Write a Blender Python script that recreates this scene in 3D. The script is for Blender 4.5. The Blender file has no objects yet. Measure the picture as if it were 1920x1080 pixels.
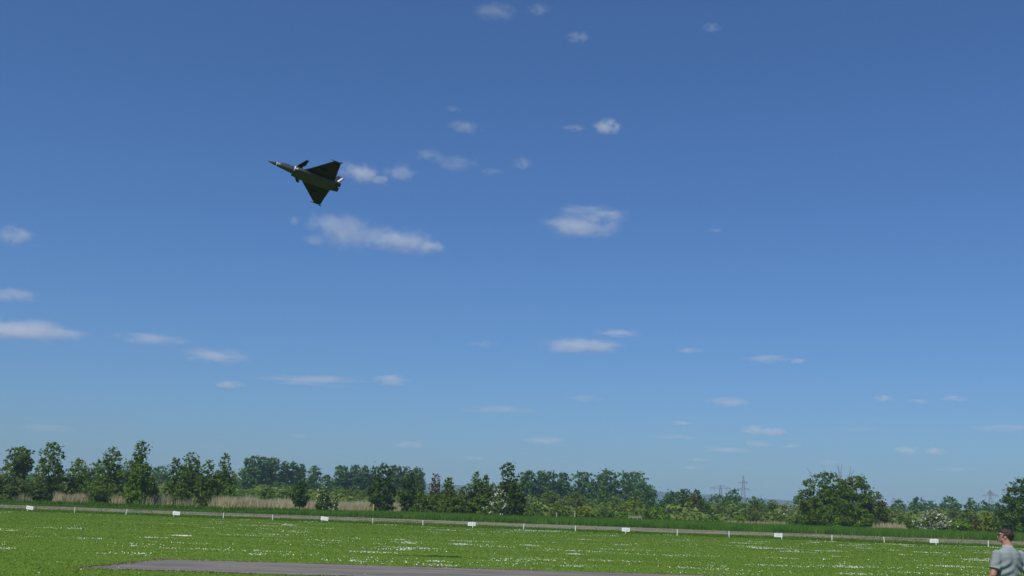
import bpy, bmesh, math, random
import numpy as np
from mathutils import Vector, Matrix, Quaternion

R = math.radians
sc = bpy.context.scene
COL = sc.collection

# ------------------------------------------------------------------ camera, sky, sun, exposure
W_, H_, F_ = 1920.0, 1080.0, 2133.3          # photograph size and focal length in its pixels
PITCH, ROLL, EYE = 10.77, 1.95, 1.85
cam_data = bpy.data.cameras.new('camera')
cam = bpy.data.objects.new('camera', cam_data)
COL.objects.link(cam)
cam_data.sensor_width = 36.0
cam_data.lens = 36.0 * F_ / W_
cam_data.clip_start = 0.1
cam_data.clip_end = 60000
CAM_R = Matrix.Rotation(R(90 + PITCH), 3, 'X') @ Matrix.Rotation(R(ROLL), 3, 'Z')
cam.matrix_world = Matrix.Translation((0, 0, EYE)) @ CAM_R.to_4x4()
sc.camera = cam

SUN_EL, SUN_AZ = 57.0, 212.0                  # azimuth clockwise from the view direction (+Y)
world = bpy.data.worlds.new("World")
sc.world = world
world.use_nodes = True
wn = world.node_tree
sky = wn.nodes.new('ShaderNodeTexSky')
sky.sky_type = 'NISHITA'
sky.sun_disc = False
sky.sun_elevation = R(SUN_EL)
sky.sun_rotation = R(SUN_AZ)
sky.altitude = 50
sky.air_density = 1.0
sky.dust_density = 0.9
sky.ozone_density = 6.0
tone = wn.nodes.new('ShaderNodeMix')          # one white balance for the whole sky
tone.data_type = 'RGBA'
tone.blend_type = 'MULTIPLY'
tone.inputs[0].default_value = 1.0
tone.inputs[7].default_value = (0.79, 1.09, 1.47, 1)
wn.links.new(sky.outputs[0], tone.inputs[6])
wn.links.new(tone.outputs[2], wn.nodes['Background'].inputs[0])
wn.nodes['Background'].inputs[1].default_value = 0.0665

sun_data = bpy.data.lights.new('sun', 'SUN')
sun_data.energy = 4.5
sun_data.angle = R(0.53)
sun_data.color = (1.0, 0.955, 0.88)
sun = bpy.data.objects.new('sun', sun_data)
COL.objects.link(sun)
sd = Vector((math.sin(R(SUN_AZ)) * math.cos(R(SUN_EL)), math.cos(R(SUN_AZ)) * math.cos(R(SUN_EL)), math.sin(R(SUN_EL))))
sun.rotation_euler = sd.to_track_quat('Z', 'Y').to_euler()
sun.location = (0, 0, 60)

vs = sc.view_settings
vs.view_transform = 'Standard'
vs.look = 'None'
vs.gamma = 1.0
vs.use_curve_mapping = False
vs.exposure = 0.0
sc.cycles.volume_bounces = 3
sc.cycles.max_bounces = 8
sc.cycles.transparent_max_bounces = 16
sc.cycles.volume_step_rate = 1.0
sc.cycles.volume_max_steps = 256
sc.render.film_transparent = False


# ------------------------------------------------------------------ measuring helpers
def ray(px, py):
    v = Vector(((px - W_ / 2) / F_, -(py - H_ / 2) / F_, -1.0))
    return (CAM_R @ v).normalized()


def horizon(px):
    return 946.0 + (px - 960.0) * math.tan(R(ROLL))


def at_depth(px, py, Y):
    d = ray(px, py)
    return Vector((0, 0, EYE)) + d * (Y / d.y)


def x_at(px, Y):
    return at_depth(px, horizon(px), Y).x


def z_at(px, py, Y):
    return at_depth(px, py, Y).z


# ------------------------------------------------------------------ mesh helpers
def tag(o, label=None, cat=None, group=None, kind=None):
    if label: o['label'] = label
    if cat: o['category'] = cat
    if group: o['group'] = group
    if kind: o['kind'] = kind
    return o


def empty(name, loc=(0, 0, 0), rz=0.0):
    o = bpy.data.objects.new(name, None)
    COL.objects.link(o)
    o.location = loc
    o.rotation_euler = (0, 0, rz)
    o.empty_display_size = 0.3
    return o


def link(name, me, mat=None, parent=None, smooth=False):
    o = bpy.data.objects.new(name, me)
    COL.objects.link(o)
    if mat: me.materials.append(mat)
    if parent: o.parent = parent
    if smooth: me.polygons.foreach_set('use_smooth', [True] * len(me.polygons))
    return o


def mesh_np(name, V, faces_n, tint=None):
    """V: (n,3) array; faces_n: (m,k) index array with the same k for all faces."""
    me = bpy.data.meshes.new(name)
    V = np.asarray(V, np.float32)
    F = np.asarray(faces_n, np.int32)
    m, k = F.shape
    me.vertices.add(len(V))
    me.vertices.foreach_set('co', V.ravel())
    me.loops.add(m * k)
    me.loops.foreach_set('vertex_index', F.ravel())
    me.polygons.add(m)
    me.polygons.foreach_set('loop_start', np.arange(0, m * k, k, dtype=np.int32))
    me.polygons.foreach_set('loop_total', np.full(m, k, np.int32))
    me.update(calc_edges=True)
    if tint is not None:
        a = me.attributes.new('tint', 'FLOAT', 'FACE')
        a.data.foreach_set('value', np.asarray(tint, np.float32))
    return me


def mesh_py(name, V, F):
    me = bpy.data.meshes.new(name)
    me.from_pydata([tuple(v) for v in V], [], F)
    me.update()
    return me


def loft(rings, caps=True):
    """rings: list of lists of points (same count)."""
    V, F = [], []
    n = len(rings[0])
    for r in rings: V += [tuple(p) for p in r]
    for i in range(len(rings) - 1):
        for j in range(n):
            a, b = i * n + j, i * n + (j + 1) % n
            F.append((a, b, b + n, a + n))
    if caps:
        F.append(tuple(range(n))[::-1])
        F.append(tuple((len(rings) - 1) * n + j for j in range(n)))
    return V, F


def merge(parts):
    V, F = [], []
    for v, f in parts:
        o = len(V)
        V += [tuple(p) for p in v]
        F += [tuple(i + o for i in q) for q in f]
    return V, F


def tube(pts, radii, n=10, flat=1.0):
    pts = [Vector(p) for p in pts]
    rings = []
    ref = None
    for i, p in enumerate(pts):
        t = (pts[min(i + 1, len(pts) - 1)] - pts[max(i - 1, 0)]).normalized()
        if ref is None:
            ref = Vector((1, 0, 0)) if abs(t.x) < 0.8 else Vector((0, 1, 0))
        u = (ref - t * ref.dot(t)).normalized()
        ref = u
        w = t.cross(u)
        r = radii[i] if hasattr(radii, '__len__') else radii
        rings.append([p + (u * math.cos(a) + w * math.sin(a) * flat) * r for a in [2 * math.pi * k / n for k in range(n)]])
    return loft(rings)


def box(c, s, rot=None):
    c = Vector(c)
    V = []
    for x in (-1, 1):
        for y in (-1, 1):
            for z in (-1, 1):
                p = Vector((x * s[0] / 2, y * s[1] / 2, z * s[2] / 2))
                if rot: p = rot @ p
                V.append(tuple(c + p))
    F = [(0, 1, 3, 2), (4, 6, 7, 5), (0, 4, 5, 1), (2, 3, 7, 6), (0, 2, 6, 4), (1, 5, 7, 3)]
    return V, F


def ellipsoid(c, r, rot=None, seg=20, rings=12):
    c = Vector(c)
    V = [c + (rot @ Vector((0, 0, r[2])) if rot else Vector((0, 0, r[2])))]
    for i in range(1, rings):
        th = math.pi * i / rings
        for j in range(seg):
            a = 2 * math.pi * j / seg
            p = Vector((r[0] * math.sin(th) * math.cos(a), r[1] * math.sin(th) * math.sin(a), r[2] * math.cos(th)))
            V.append(c + (rot @ p if rot else p))
    V.append(c - (rot @ Vector((0, 0, r[2])) if rot else Vector((0, 0, r[2]))))
    F = []
    for j in range(seg): F.append((0, 1 + j, 1 + (j + 1) % seg))
    for i in range(rings - 2):
        for j in range(seg):
            a = 1 + i * seg + j
            b = 1 + i * seg + (j + 1) % seg
            F.append((a, a + seg, b + seg, b))
    last = len(V) - 1
    o = 1 + (rings - 2) * seg
    for j in range(seg): F.append((last, o + (j + 1) % seg, o + j))
    return [tuple(v) for v in V], F


def remesh(name, parts, voxel, smooth=2, mat=None, parent=None):
    """Fuses overlapping closed pieces into one continuous surface."""
    V, F = merge(parts)
    me = mesh_py(name + '_raw', V, F)
    bm = bmesh.new(); bm.from_mesh(me); bmesh.ops.recalc_face_normals(bm, faces=bm.faces); bm.to_mesh(me); bm.free()
    o = bpy.data.objects.new(name + '_raw', me)
    COL.objects.link(o)
    m = o.modifiers.new('r', 'REMESH'); m.mode = 'VOXEL'; m.voxel_size = voxel; m.use_smooth_shade = True
    if smooth:
        s = o.modifiers.new('s', 'SMOOTH'); s.iterations = smooth; s.factor = 0.5
    dg = bpy.context.evaluated_depsgraph_get()
    out = bpy.data.meshes.new_from_object(o.evaluated_get(dg))
    bpy.data.objects.remove(o, do_unlink=True)
    out.name = name
    out.materials.clear()
    return link(name, out, mat, parent, smooth=True)


# ------------------------------------------------------------------ materials
class NT:
    def __init__(s, name):
        s.m = bpy.data.materials.new(name); s.m.use_nodes = True
        s.t = s.m.node_tree; s.b = s.t.nodes['Principled BSDF']; s.out = s.t.nodes['Material Output']

    def n(s, ty, **kw):
        nd = s.t.nodes.new(ty)
        for k, v in kw.items():
            if k.startswith('_'): setattr(nd, k[1:], v)
            else: nd.inputs[k.replace('__', ' ')].default_value = v
        return nd

    def l(s, a, b): s.t.links.new(a, b)

    def ramp(s, fac, stops, interp='LINEAR'):
        r = s.t.nodes.new('ShaderNodeValToRGB')
        r.color_ramp.interpolation = interp
        e = r.color_ramp.elements
        while len(e) < len(stops): e.new(0.5)
        for i, (p, c) in enumerate(stops):
            e[i].position = p
            e[i].color = (*c, 1) if len(c) == 3 else c
        s.l(fac, r.inputs[0])
        return r.outputs[0]

    def noise(s, scale, detail=4, rough=0.55, vec=None, out='Fac'):
        nd = s.n('ShaderNodeTexNoise', Scale=scale, Detail=detail, Roughness=rough)
        if vec is not None: s.l(vec, nd.inputs['Vector'])
        return nd.outputs[out]

    def mapping(s, vec, scale=(1, 1, 1), rot=(0, 0, 0)):
        m = s.n('ShaderNodeMapping'); m.inputs['Scale'].default_value = scale; m.inputs['Rotation'].default_value = rot
        s.l(vec, m.inputs['Vector'])
        return m.outputs[0]

    def mix(s, fac, a, b, mode='MIX'):
        m = s.t.nodes.new('ShaderNodeMix'); m.data_type = 'RGBA'; m.blend_type = mode
        for sock, v in ((m.inputs[0], fac), (m.inputs[6], a), (m.inputs[7], b)):
            if hasattr(v, 'links'): s.l(v, sock)
            else: sock.default_value = v if not isinstance(v, tuple) or len(v) == 4 else (*v, 1)
        return m.outputs[2]

    def bump(s, h, strength=0.3, dist=0.05):
        b = s.n('ShaderNodeBump', Strength=strength, Distance=dist)
        s.l(h, b.inputs['Height']); s.l(b.outputs[0], s.b.inputs['Normal'])


def plain(name, col, rough=0.6, metal=0.0, var=0.12, scale=8.0, spec=0.4):
    t = NT(name)
    tc = t.n('ShaderNodeTexCoord')
    f = t.noise(scale, 4, 0.6, tc.outputs['Object'])
    c = t.ramp(f, [(0.3, tuple(x * (1 - var) for x in col)), (0.7, tuple(min(1, x * (1 + var)) for x in col))])
    t.l(c, t.b.inputs['Base Color'])
    t.b.inputs['Roughness'].default_value = rough
    t.b.inputs['Metallic'].default_value = metal
    t.b.inputs['Specular IOR Level'].default_value = spec
    return t.m


def leafy(name, lo, mid, hi, trans=0.36, rough=0.6):
    """Foliage or grass blades: each face takes its own natural tint."""
    t = NT(name)
    a = t.n('ShaderNodeAttribute', _attribute_name='tint')
    geo = t.n('ShaderNodeNewGeometry')
    c = t.ramp(a.outputs['Fac'], [(0.0, lo), (0.55, mid), (1.0, hi)])
    t.l(c, t.b.inputs['Base Color'])
    t.b.inputs['Roughness'].default_value = rough
    t.b.inputs['Specular IOR Level'].default_value = 0.06
    tr = t.n('ShaderNodeBsdfTranslucent')
    t.l(c, tr.inputs['Color'])
    mx = t.n('ShaderNodeMixShader', Fac=trans)
    t.l(t.b.outputs[0], mx.inputs[1]); t.l(tr.outputs[0], mx.inputs[2])
    t.l(mx.outputs[0], t.out.inputs['Surface'])
    return t.m


def scl(c, k): return tuple(x * k for x in c)


G = 1.0
LEAF = {
    'mid':    leafy('leaf_mid',    (0.044, 0.082, 0.011), (0.101, 0.169, 0.020), (0.179, 0.270, 0.030)),
    'dark':   leafy('leaf_dark',   (0.030, 0.059, 0.011), (0.061, 0.115, 0.018), (0.124, 0.193, 0.025)),
    'bright': leafy('leaf_bright', (0.059, 0.112, 0.008), (0.128, 0.227, 0.016), (0.233, 0.355, 0.026)),
    'willow': leafy('leaf_willow', (0.061, 0.097, 0.020), (0.128, 0.187, 0.036), (0.221, 0.289, 0.055)),
    'blue':   leafy('leaf_poplar', (0.036, 0.083, 0.024), (0.074, 0.162, 0.038), (0.143, 0.250, 0.056)),
    'russet': leafy('leaf_russet', (0.072, 0.064, 0.016), (0.128, 0.112, 0.025), (0.210, 0.164, 0.038)),
    'yellow': leafy('leaf_yellow', (0.092, 0.123, 0.013), (0.179, 0.217, 0.022), (0.283, 0.319, 0.038)),
}
M_BLOSSOM = leafy('hawthorn_blossom', (.42, .40, .30), (.58, .57, .46), (.72, .72, .62), 0.15)
M_BARK = plain('bark', (.085, .070, .055), 0.9, var=0.35, scale=3)
M_DEADWOOD = plain('dead_wood', (.16, .125, .10), 0.9, var=0.25, scale=3)
M_BIRCH = plain('birch_bark', (.42, .40, .36), 0.8, var=0.3, scale=4)


# ------------------------------------------------------------------ ground
def ground_material():
    t = NT('meadow_grass')
    tc = t.n('ShaderNodeTexCoord')
    P = tc.outputs['Object']
    big = t.noise(0.05, 4, 0.6, t.mapping(P, (1, 2.2, 1)))
    med = t.noise(0.6, 5, 0.65, t.mapping(P, (0.10, 1.6, 1), (0, 0, R(7.6))))
    fine = t.noise(6.0, 5, 0.7, t.mapping(P, (0.5, 1.5, 1)))
    c1 = t.ramp(big, [(0.35, (.075, .145, .012)), (0.65, (.100, .178, .018))])
    c2 = t.ramp(med, [(0.3, (.064, .132, .008)), (0.7, (.128, .200, .024))])
    c3 = t.ramp(fine, [(0.25, (.075, .135, .012)), (0.75, (.15, .235, .030))])
    c = t.mix(0.6, c1, c2)
    c = t.mix(0.25, c, c3)
    t.l(c, t.b.inputs['Base Color'])
    t.b.inputs['Roughness'].default_value = 0.9
    t.b.inputs['Specular IOR Level'].default_value = 0.1
    t.bump(fine, 0.6, 0.03)
    return t.m


def track_material():
    t = NT('dry_track')
    tc = t.n('ShaderNodeTexCoord')
    P = tc.outputs['Object']
    a = t.noise(0.35, 5, 0.7, t.mapping(P, (0.35, 1.6, 1), (0, 0, R(7.6))))
    b = t.noise(3.0, 4, 0.6, t.mapping(P, (0.6, 1.4, 1), (0, 0, R(7.6))))
    c = t.ramp(a, [(0.32, (.085, .110, .035)), (0.46, (.145, .135, .078)), (0.60, (.195, .175, .118)), (0.72, (.11, .13, .045))])
    d = t.ramp(b, [(0.3, (.09, .10, .04)), (0.7, (.20, .18, .12))])
    t.l(t.mix(0.35, c, d), t.b.inputs['Base Color'])
    t.b.inputs['Roughness'].default_value = 0.95
    t.bump(b, 0.5, 0.05)
    return t.m


def runway_material():
    t = NT('worn_asphalt')
    tc = t.n('ShaderNodeTexCoord')
    P = tc.outputs['Object']
    a = t.noise(0.5, 6, 0.65, t.mapping(P, (0.5, 3.0, 1)))
    f = t.noise(35, 4, 0.7, P)
    st = t.noise(1.2, 5, 0.75, t.mapping(P, (0.25, 2.5, 1)))
    c = t.ramp(a, [(0.40, (.070, .062, .054)), (0.50, (.125, .112, .096)), (0.60, (.175, .155, .130))])
    c = t.mix(0.25, c, t.ramp(f, [(0.3, (.04, .036, .032)), (0.62, (.24, .22, .19))]))
    c = t.mix(t.ramp(st, [(0.50, (0, 0, 0)), (0.68, (.7, .7, .7))]), c, (.13, .125, .06))
    t.l(c, t.b.inputs['Base Color'])
    t.b.inputs['Roughness'].default_value = 0.85
    t.bump(f, 0.3, 0.01)
    return t.m


M_GROUND = ground_material()
rng = np.random.default_rng(5)


def sheet(name, corners, z, mat, nx=2, ny=2, jitter=0.0):
    """corners: near left, near right, far right, far left (x, y); edges get an irregular outline."""
    V = []
    for j in range(ny + 1):
        for i in range(nx + 1):
            u, v = i / nx, j / ny
            a = np.array(corners[0]) * (1 - u) + np.array(corners[1]) * u
            b = np.array(corners[3]) * (1 - u) + np.array(corners[2]) * u
            p = a * (1 - v) + b * v
            if jitter and (j in (0, ny) or i in (0, nx)):
                p = p + rng.normal(0, jitter, 2)
            V.append((p[0], p[1], z))
    F = [(j * (nx + 1) + i, j * (nx + 1) + i + 1, (j + 1) * (nx + 1) + i + 1, (j + 1) * (nx + 1) + i) for j in range(ny) for i in range(nx)]
    return tag(link(name, mesh_py(name, V, F), mat), kind='structure')


SL = -0.135
ground = sheet('ground', [(-3400, -3400), (3400, -3400), (3400, 3400), (-3400, 3400)], 0.0, M_GROUND, 20, 20)


def line_y(x, y0): return y0 + SL * x


sheet('dirt_track', [(-75, line_y(-75, 97.5)), (85, line_y(85, 97.5)), (85, line_y(85, 118.5)), (-75, line_y(-75, 118.5))],
      0.004, track_material(), 160, 4, 0.35)
def on_ground(px, py):
    d = ray(px, py)
    return (d.x * EYE / -d.z, d.y * EYE / -d.z)


RW = [on_ground(150, 1066), on_ground(650, 1081), on_ground(1180, 1075), on_ground(300, 1048.5)]


def along(a, b, X): return a[1] + (b[1] - a[1]) * (X - a[0]) / (b[0] - a[0])


sheet('runway', [RW[0], (48, along(RW[0], RW[1], 48)), (48, along(RW[3], RW[2], 48)), RW[3]], 0.006, runway_material(), 240, 4, 0.05)


# ------------------------------------------------------------------ grass, daisies, reeds
def blades(name, x, y, h, w, mat, tint, lean=0.35, z=0.0, parent=None, seg2=False):
    n = len(x)
    a = rng.uniform(0, math.pi, n)
    dx, dy = np.cos(a) * w / 2, np.sin(a) * w / 2
    lx, ly = rng.normal(0, lean, n) * h, rng.normal(0, lean, n) * h
    V = np.zeros((n, 3, 3))
    V[:, 0] = np.c_[x - dx, y - dy, np.full(n, z)]
    V[:, 1] = np.c_[x + dx, y + dy, np.full(n, z)]
    V[:, 2] = np.c_[x + lx, y + ly, z + h]
    me = mesh_np(name, V.reshape(-1, 3), np.arange(n * 3).reshape(-1, 3), tint)
    return link(name, me, mat, parent)


def vnoise(x, y, s, seed):
    """smooth value noise on numpy arrays"""
    r = np.random.default_rng(seed)
    T = r.random((256, 256))
    u, v = x * s + 1000.0, y * s + 1000.0
    i, j = np.floor(u).astype(int), np.floor(v).astype(int)
    fu, fv = u - i, v - j
    fu, fv = fu * fu * (3 - 2 * fu), fv * fv * (3 - 2 * fv)
    g = lambda a, b: T[a % 256, b % 256]
    return (g(i, j) * (1 - fu) + g(i + 1, j) * fu) * (1 - fv) + (g(i, j + 1) * (1 - fu) + g(i + 1, j + 1) * fu) * fv


def field_points(n, y0, y1, power=1.0, margin=0.53):
    y = y0 + (y1 - y0) * rng.random(n) ** power
    x = rng.uniform(-margin, margin, n) * y
    return x, y


M_LAWN = leafy('lawn_blades', (.074, .134, .012), (.118, .196, .020), (.172, .250, .036), 0.4)
M_ROUGH = leafy('rough_grass', (.045, .110, .006), (.085, .180, .009), (.140, .250, .020), 0.35)
M_CROP = leafy('tall_grass', (.050, .125, .014), (.098, .220, .026), (.165, .300, .045), 0.45)
M_REED = leafy('dry_reed', (.26, .22, .125), (.46, .40, .24), (.64, .57, .38), 0.3)

x, y = field_points(330000, 23, 96, 1.25)
on_rw = lambda x, y, j=0.0: (y > along(RW[0], RW[1], x) + .08 + j) & (y < along(RW[3], RW[2], x) - .03 + j * .7) & (x > RW[0][0] + (y - RW[0][1]) * (RW[3][0] - RW[0][0]) / (RW[3][1] - RW[0][1]) + .05 + j)
off_runway = ~on_rw(x, y, rng.normal(0, .09, len(y)) + .16 * (vnoise(x, y, 1.6, 51) - .4))
keep = off_runway & (y < line_y(x, 96))
x, y = x[keep], y[keep]
nv = .3 * vnoise(x * .8, y * 2.5, .25, 1) + .5 * vnoise(x * .08, y + .135 * x, .55, 8) + .15 * vnoise(x, y * 2, 1.1, 2) + .15 * rng.random(len(x))
tint = np.clip(.48 + (nv - .5) * 1.9 + rng.normal(0, .07, len(x)), 0, 1)
h = (.012 + .014 * rng.random(len(x)) + .00016 * y) * (0.7 + .6 * nv)
tag(blades('mown_grass', x, y, h, .010 + .0004 * y, M_LAWN, tint, .8), kind='stuff')

x, y = field_points(90000, 80, 106, 1.0)
yl = y - line_y(x, 88.5)
keep = (yl > -1.5 + 2 * vnoise(x, y, .3, 9)) & (yl < 7.5 + 2.2 * vnoise(x, y, .4, 10))
x, y = x[keep], y[keep]
nv = vnoise(x, y, .5, 3)
h = .05 + .09 * rng.random(len(x)) * (.4 + nv)
tag(blades('unmown_grass_strip', x, y, h, .05, M_ROUGH, np.clip(.45 * nv + .5 * rng.random(len(x)), 0, 1)), kind='stuff')

# straw and clippings along the ragged edge of the runway
n = 16000
x = rng.uniform(RW[0][0] - .6, 26, n)
far = rng.random(n) < .55
y = np.where(far, along(RW[3], RW[2], x) + rng.normal(0, .10, n), along(RW[0], RW[1], x) + rng.normal(.05, .10, n))
le = rng.random(n) < .12
q = rng.random(n)
x = np.where(le, RW[0][0] + (RW[3][0] - RW[0][0]) * q + rng.normal(0, .12, n), x)
y = np.where(le, RW[0][1] + (RW[3][1] - RW[0][1]) * q, y)
keep = vnoise(x, y, 1.3, 61) > .30
keep &= x > RW[0][0] + (y - RW[0][1]) * (RW[3][0] - RW[0][0]) / (RW[3][1] - RW[0][1]) - .2
x, y = x[keep], y[keep]
tag(blades('runway_edge_straw', x, y, .008 + .02 * rng.random(len(x)), .035, leafy('edge_straw', (.11, .12, .04), (.20, .18, .09), (.30, .27, .17), .2), rng.random(len(x)), .9, .006), kind='stuff')

# tufts of green in the track
x, y = rng.uniform(-62, 66, 60000), rng.random(60000)
y = line_y(x, 96) + y * 24
ed = np.abs(y - line_y(x, 108)) / 12
keep = .6 * vnoise(x * .25, y, .5, 11) + .4 * vnoise(x, y, 1.2, 12) + .30 * ed ** 2 > .60 + .12 * rng.random(len(x))
x, y = x[keep], y[keep]
tag(blades('track_weeds', x, y, .03 + .06 * rng.random(len(x)), .07, leafy('trampled_grass', (.075, .115, .025), (.13, .16, .05), (.21, .21, .10), .3), rng.random(len(x))), kind='stuff')

# tall grass beyond the track: fades to a short verge on the left
n = 150000
x, y = rng.uniform(-66, 84, n), rng.random(n) ** 1.5
depth = np.clip(14 + (x + 28) * .9, 5, 34)
y = line_y(x, 118.3) + y * depth
nv = vnoise(x, y, .35, 4)
full = np.clip((x + 36) / 22, 0.25, 1.0)
h = (.30 + .28 * nv + .20 * vnoise(x, y, 1.3, 15) + .16 * rng.random(n) ** 2) * full
tag(blades('tall_grass', x, y, h, .07, M_CROP, np.clip(.15 + .6 * vnoise(x, y, .9, 14) + .2 * nv + rng.normal(0, .2, n), 0, 1), .16), kind='stuff')

# rough green verge behind, under the bushes
x, y = rng.uniform(-78, 95, 90000), rng.uniform(0, 1, 90000)
y = line_y(x, 123) + y * 62
tag(blades('verge_grass', x, y, .25 + .35 * rng.random(len(x)), .12, M_ROUGH, .6 * rng.random(len(x)), .3), kind='stuff')


def reed_patch(px0, px1, y0, y1, top, n):
    """dry reeds between two pixel columns of the photo, at depths y0..y1, up to TOP metres"""
    px = rng.uniform(px0, px1, n)
    y = rng.uniform(y0, y1, n)
    k = np.array([x_at(a, 100.0) / 100.0 for a in np.linspace(px0, px1, 40)])
    x = np.interp(px, np.linspace(px0, px1, 40), k) * y
    nv = vnoise(x, y * .5, .55, 21)
    h = top * (.42 + .55 * nv + .22 * rng.random(n))
    edge = np.minimum(px - px0, px1 - px) + 14 * (vnoise(px * .2, y, .6, 24) - .5)
    h = h * np.clip(.25 + edge / 13, .25, 1)
    return x, y, h, nv


RP = [reed_patch(26, 64, 144, 156, 1.9, 2600), reed_patch(98, 166, 145, 158, 1.7, 3600), reed_patch(206, 242, 145, 156, 1.5, 2000), reed_patch(262, 372, 144.5, 158, 1.8, 5600), reed_patch(394, 475, 145, 160, 1.8, 5000), reed_patch(60, 440, 156, 166, 1.6, 4000), reed_patch(430, 770, 153, 176, 1.75, 17000),
      reed_patch(1632, 1702, 150, 160, 1.25, 2200), reed_patch(1350, 1480, 152, 166, .9, 1200)]
x, y, h, nv = [np.concatenate([r[i] for r in RP]) for i in range(4)]
keep = vnoise(x, y * .4, .28, 22) * .75 + vnoise(x, y, 1.1, 23) * .25 + .3 * rng.random(len(x)) > .50
x, y, h, nv = x[keep], y[keep], h[keep], nv[keep]
tag(blades('dry_reeds', x, y, h, .085, M_REED, np.clip(nv * .6 + .4 * rng.random(len(x)), 0, 1), .14), kind='stuff')

# daisies: small white heads in drifts
def daisy_points():
    X, Y = [], []
    for _ in range(430):
        d = 32.0 + 58.0 * rng.random() ** 0.9
        cx = rng.uniform(-.5, .5) * d
        wgt = np.clip(.35 + .9 * (cx / d + .5), .2, 1.2)
        if d < 38: wgt *= 1.5
        if rng.random() > wgt: continue
        m = int(rng.gamma(.9, 30)) + 3
        sx, sy = rng.uniform(.15, .9), rng.uniform(.06, .32)
        X.append(cx + rng.normal(0, sx, m)); Y.append(d + rng.normal(0, sy, m))
    m = 700
    d = 24 + 66 * rng.random(m)
    X.append(rng.uniform(-.5, .5, m) * d); Y.append(d)
    return np.concatenate(X), np.concatenate(Y)


x, y = daisy_points()
keep = (~on_rw(x, y, -.2)) & (y < line_y(x, 88)) & (vnoise(x, y, .12, 31) > .18)
x, y = x[keep], y[keep]
n = len(x)
s = .008 + .007 * rng.random(n) + .00003 * y
a = rng.uniform(0, 6.28, n)
z = .05 + .035 * rng.random(n)
tx, ty = rng.normal(0, .35, n), rng.normal(-.35, .35, n)
V = np.zeros((n, 6, 3))
for k in range(6):
    c, q = np.cos(a + k * math.pi / 3) * s, np.sin(a + k * math.pi / 3) * s
    V[:, k] = np.c_[x + c, y + q, z + c * tx - q * ty]
me = mesh_np('daisies', V.reshape(-1, 3), np.arange(n * 6).reshape(-1, 6), rng.random(n))
M_DAISY = leafy('daisy_white', (.62, .62, .56), (.75, .75, .70), (.82, .82, .78), .2)
tag(link('daisies', me, M_DAISY), kind='stuff')

# ------------------------------------------------------------------ far hills
def hills():
    prof = [(-400, 20), (0, 24), (400, 26), (780, 33), (1000, 31), (1225, 34), (1330, 31), (1450, 27), (1560, 23), (1750, 20), (1920, 17), (2400, 14)]
    xs = np.linspace(-400, 2400, 180)
    hh = np.interp(xs, [p[0] for p in prof], [p[1] for p in prof])
    V, F = [], []
    rows = 12
    for j in range(rows + 1):
        v = j / rows
        Y = 2350 + 750 * v
        s = math.sin(math.pi * min(v / 1.1, 1) * .9)
        for i, px in enumerate(xs):
            X = x_at(px, 2600)
            nz = float(vnoise(np.array([X]), np.array([Y]), .006, 41)[0]) * 5 + float(vnoise(np.array([X]), np.array([Y]), .03, 42)[0]) * 2.2
            H = (hh[i] / F_ * 2700 + EYE) * s + nz * s - 3.5 * s
            V.append((X, Y, max(H, -.5)))
    n = len(xs)
    for j in range(rows):
        for i in range(n - 1):
            F.append((j * n + i, j * n + i + 1, (j + 1) * n + i + 1, (j + 1) * n + i))
    t = NT('far_forest')
    tc = t.n('ShaderNodeTexCoord')
    c = t.ramp(t.noise(.02, 6, .7, tc.outputs['Object']), [(.35, (.008, .018, .016)), (.65, (.018, .034, .026))])
    t.l(c, t.b.inputs['Base Color'])
    t.b.inputs['Roughness'].default_value = .95
    tag(link('hills', mesh_py('hills', V, F), t.m, smooth=True), kind='structure')


hills()

# ------------------------------------------------------------------ trees and bushes
PROFILE = {
    'plume': [(.0, .55), (.10, .95), (.40, 1.0), (.58, .90), (.70, .46), (.80, .50), (.92, .46), (1, .20)],
    'cone': [(.0, .70), (.15, 1), (.45, 1.0), (.70, .88), (.88, .60), (1, .28)],
    'airy': [(.0, .55), (.15, .85), (.40, 1.0), (.65, .86), (.85, .78), (1, .42)],
    'vase': [(.0, .42), (.25, .50), (.50, .85), (.75, 1.0), (.92, .85), (1, .45)],
    'round': [(.0, .86), (.25, 1.0), (.55, .97), (.80, .74), (.94, .45), (1, .18)],
    'dome': [(.0, .98), (.25, 1.0), (.50, .90), (.75, .68), (.92, .38), (1, .15)],
    'poplar': [(.0, .6), (.12, .95), (.40, 1.05), (.70, 1.0), (.90, .85), (1, .5)],
}


def leaves_mesh(name, C, size, rg, tint, flat=.6, out=None):
    n = len(C)
    u = rg.normal(0, 1, (n, 3)); u[:, 2] *= .8
    N = rg.normal(0, 1, (n, 3))
    if out is not None:                      # leaves lie roughly along the surface of their clump
        N = N * .42 + out * .8 + np.array([0, 0, .35])
        u = np.cross(u, N)
    u /= np.linalg.norm(u, axis=1)[:, None] + 1e-9
    v = np.cross(u, N)
    v /= np.linalg.norm(v, axis=1)[:, None] + 1e-9
    s = size * rg.uniform(.6, 1.25, n)[:, None]
    V = np.stack([C - u * s, C + v * s * flat, C + u * s, C - v * s * flat], 1)
    return mesh_np(name, V.reshape(-1, 3), np.arange(n * 4).reshape(-1, 4), tint)


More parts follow.
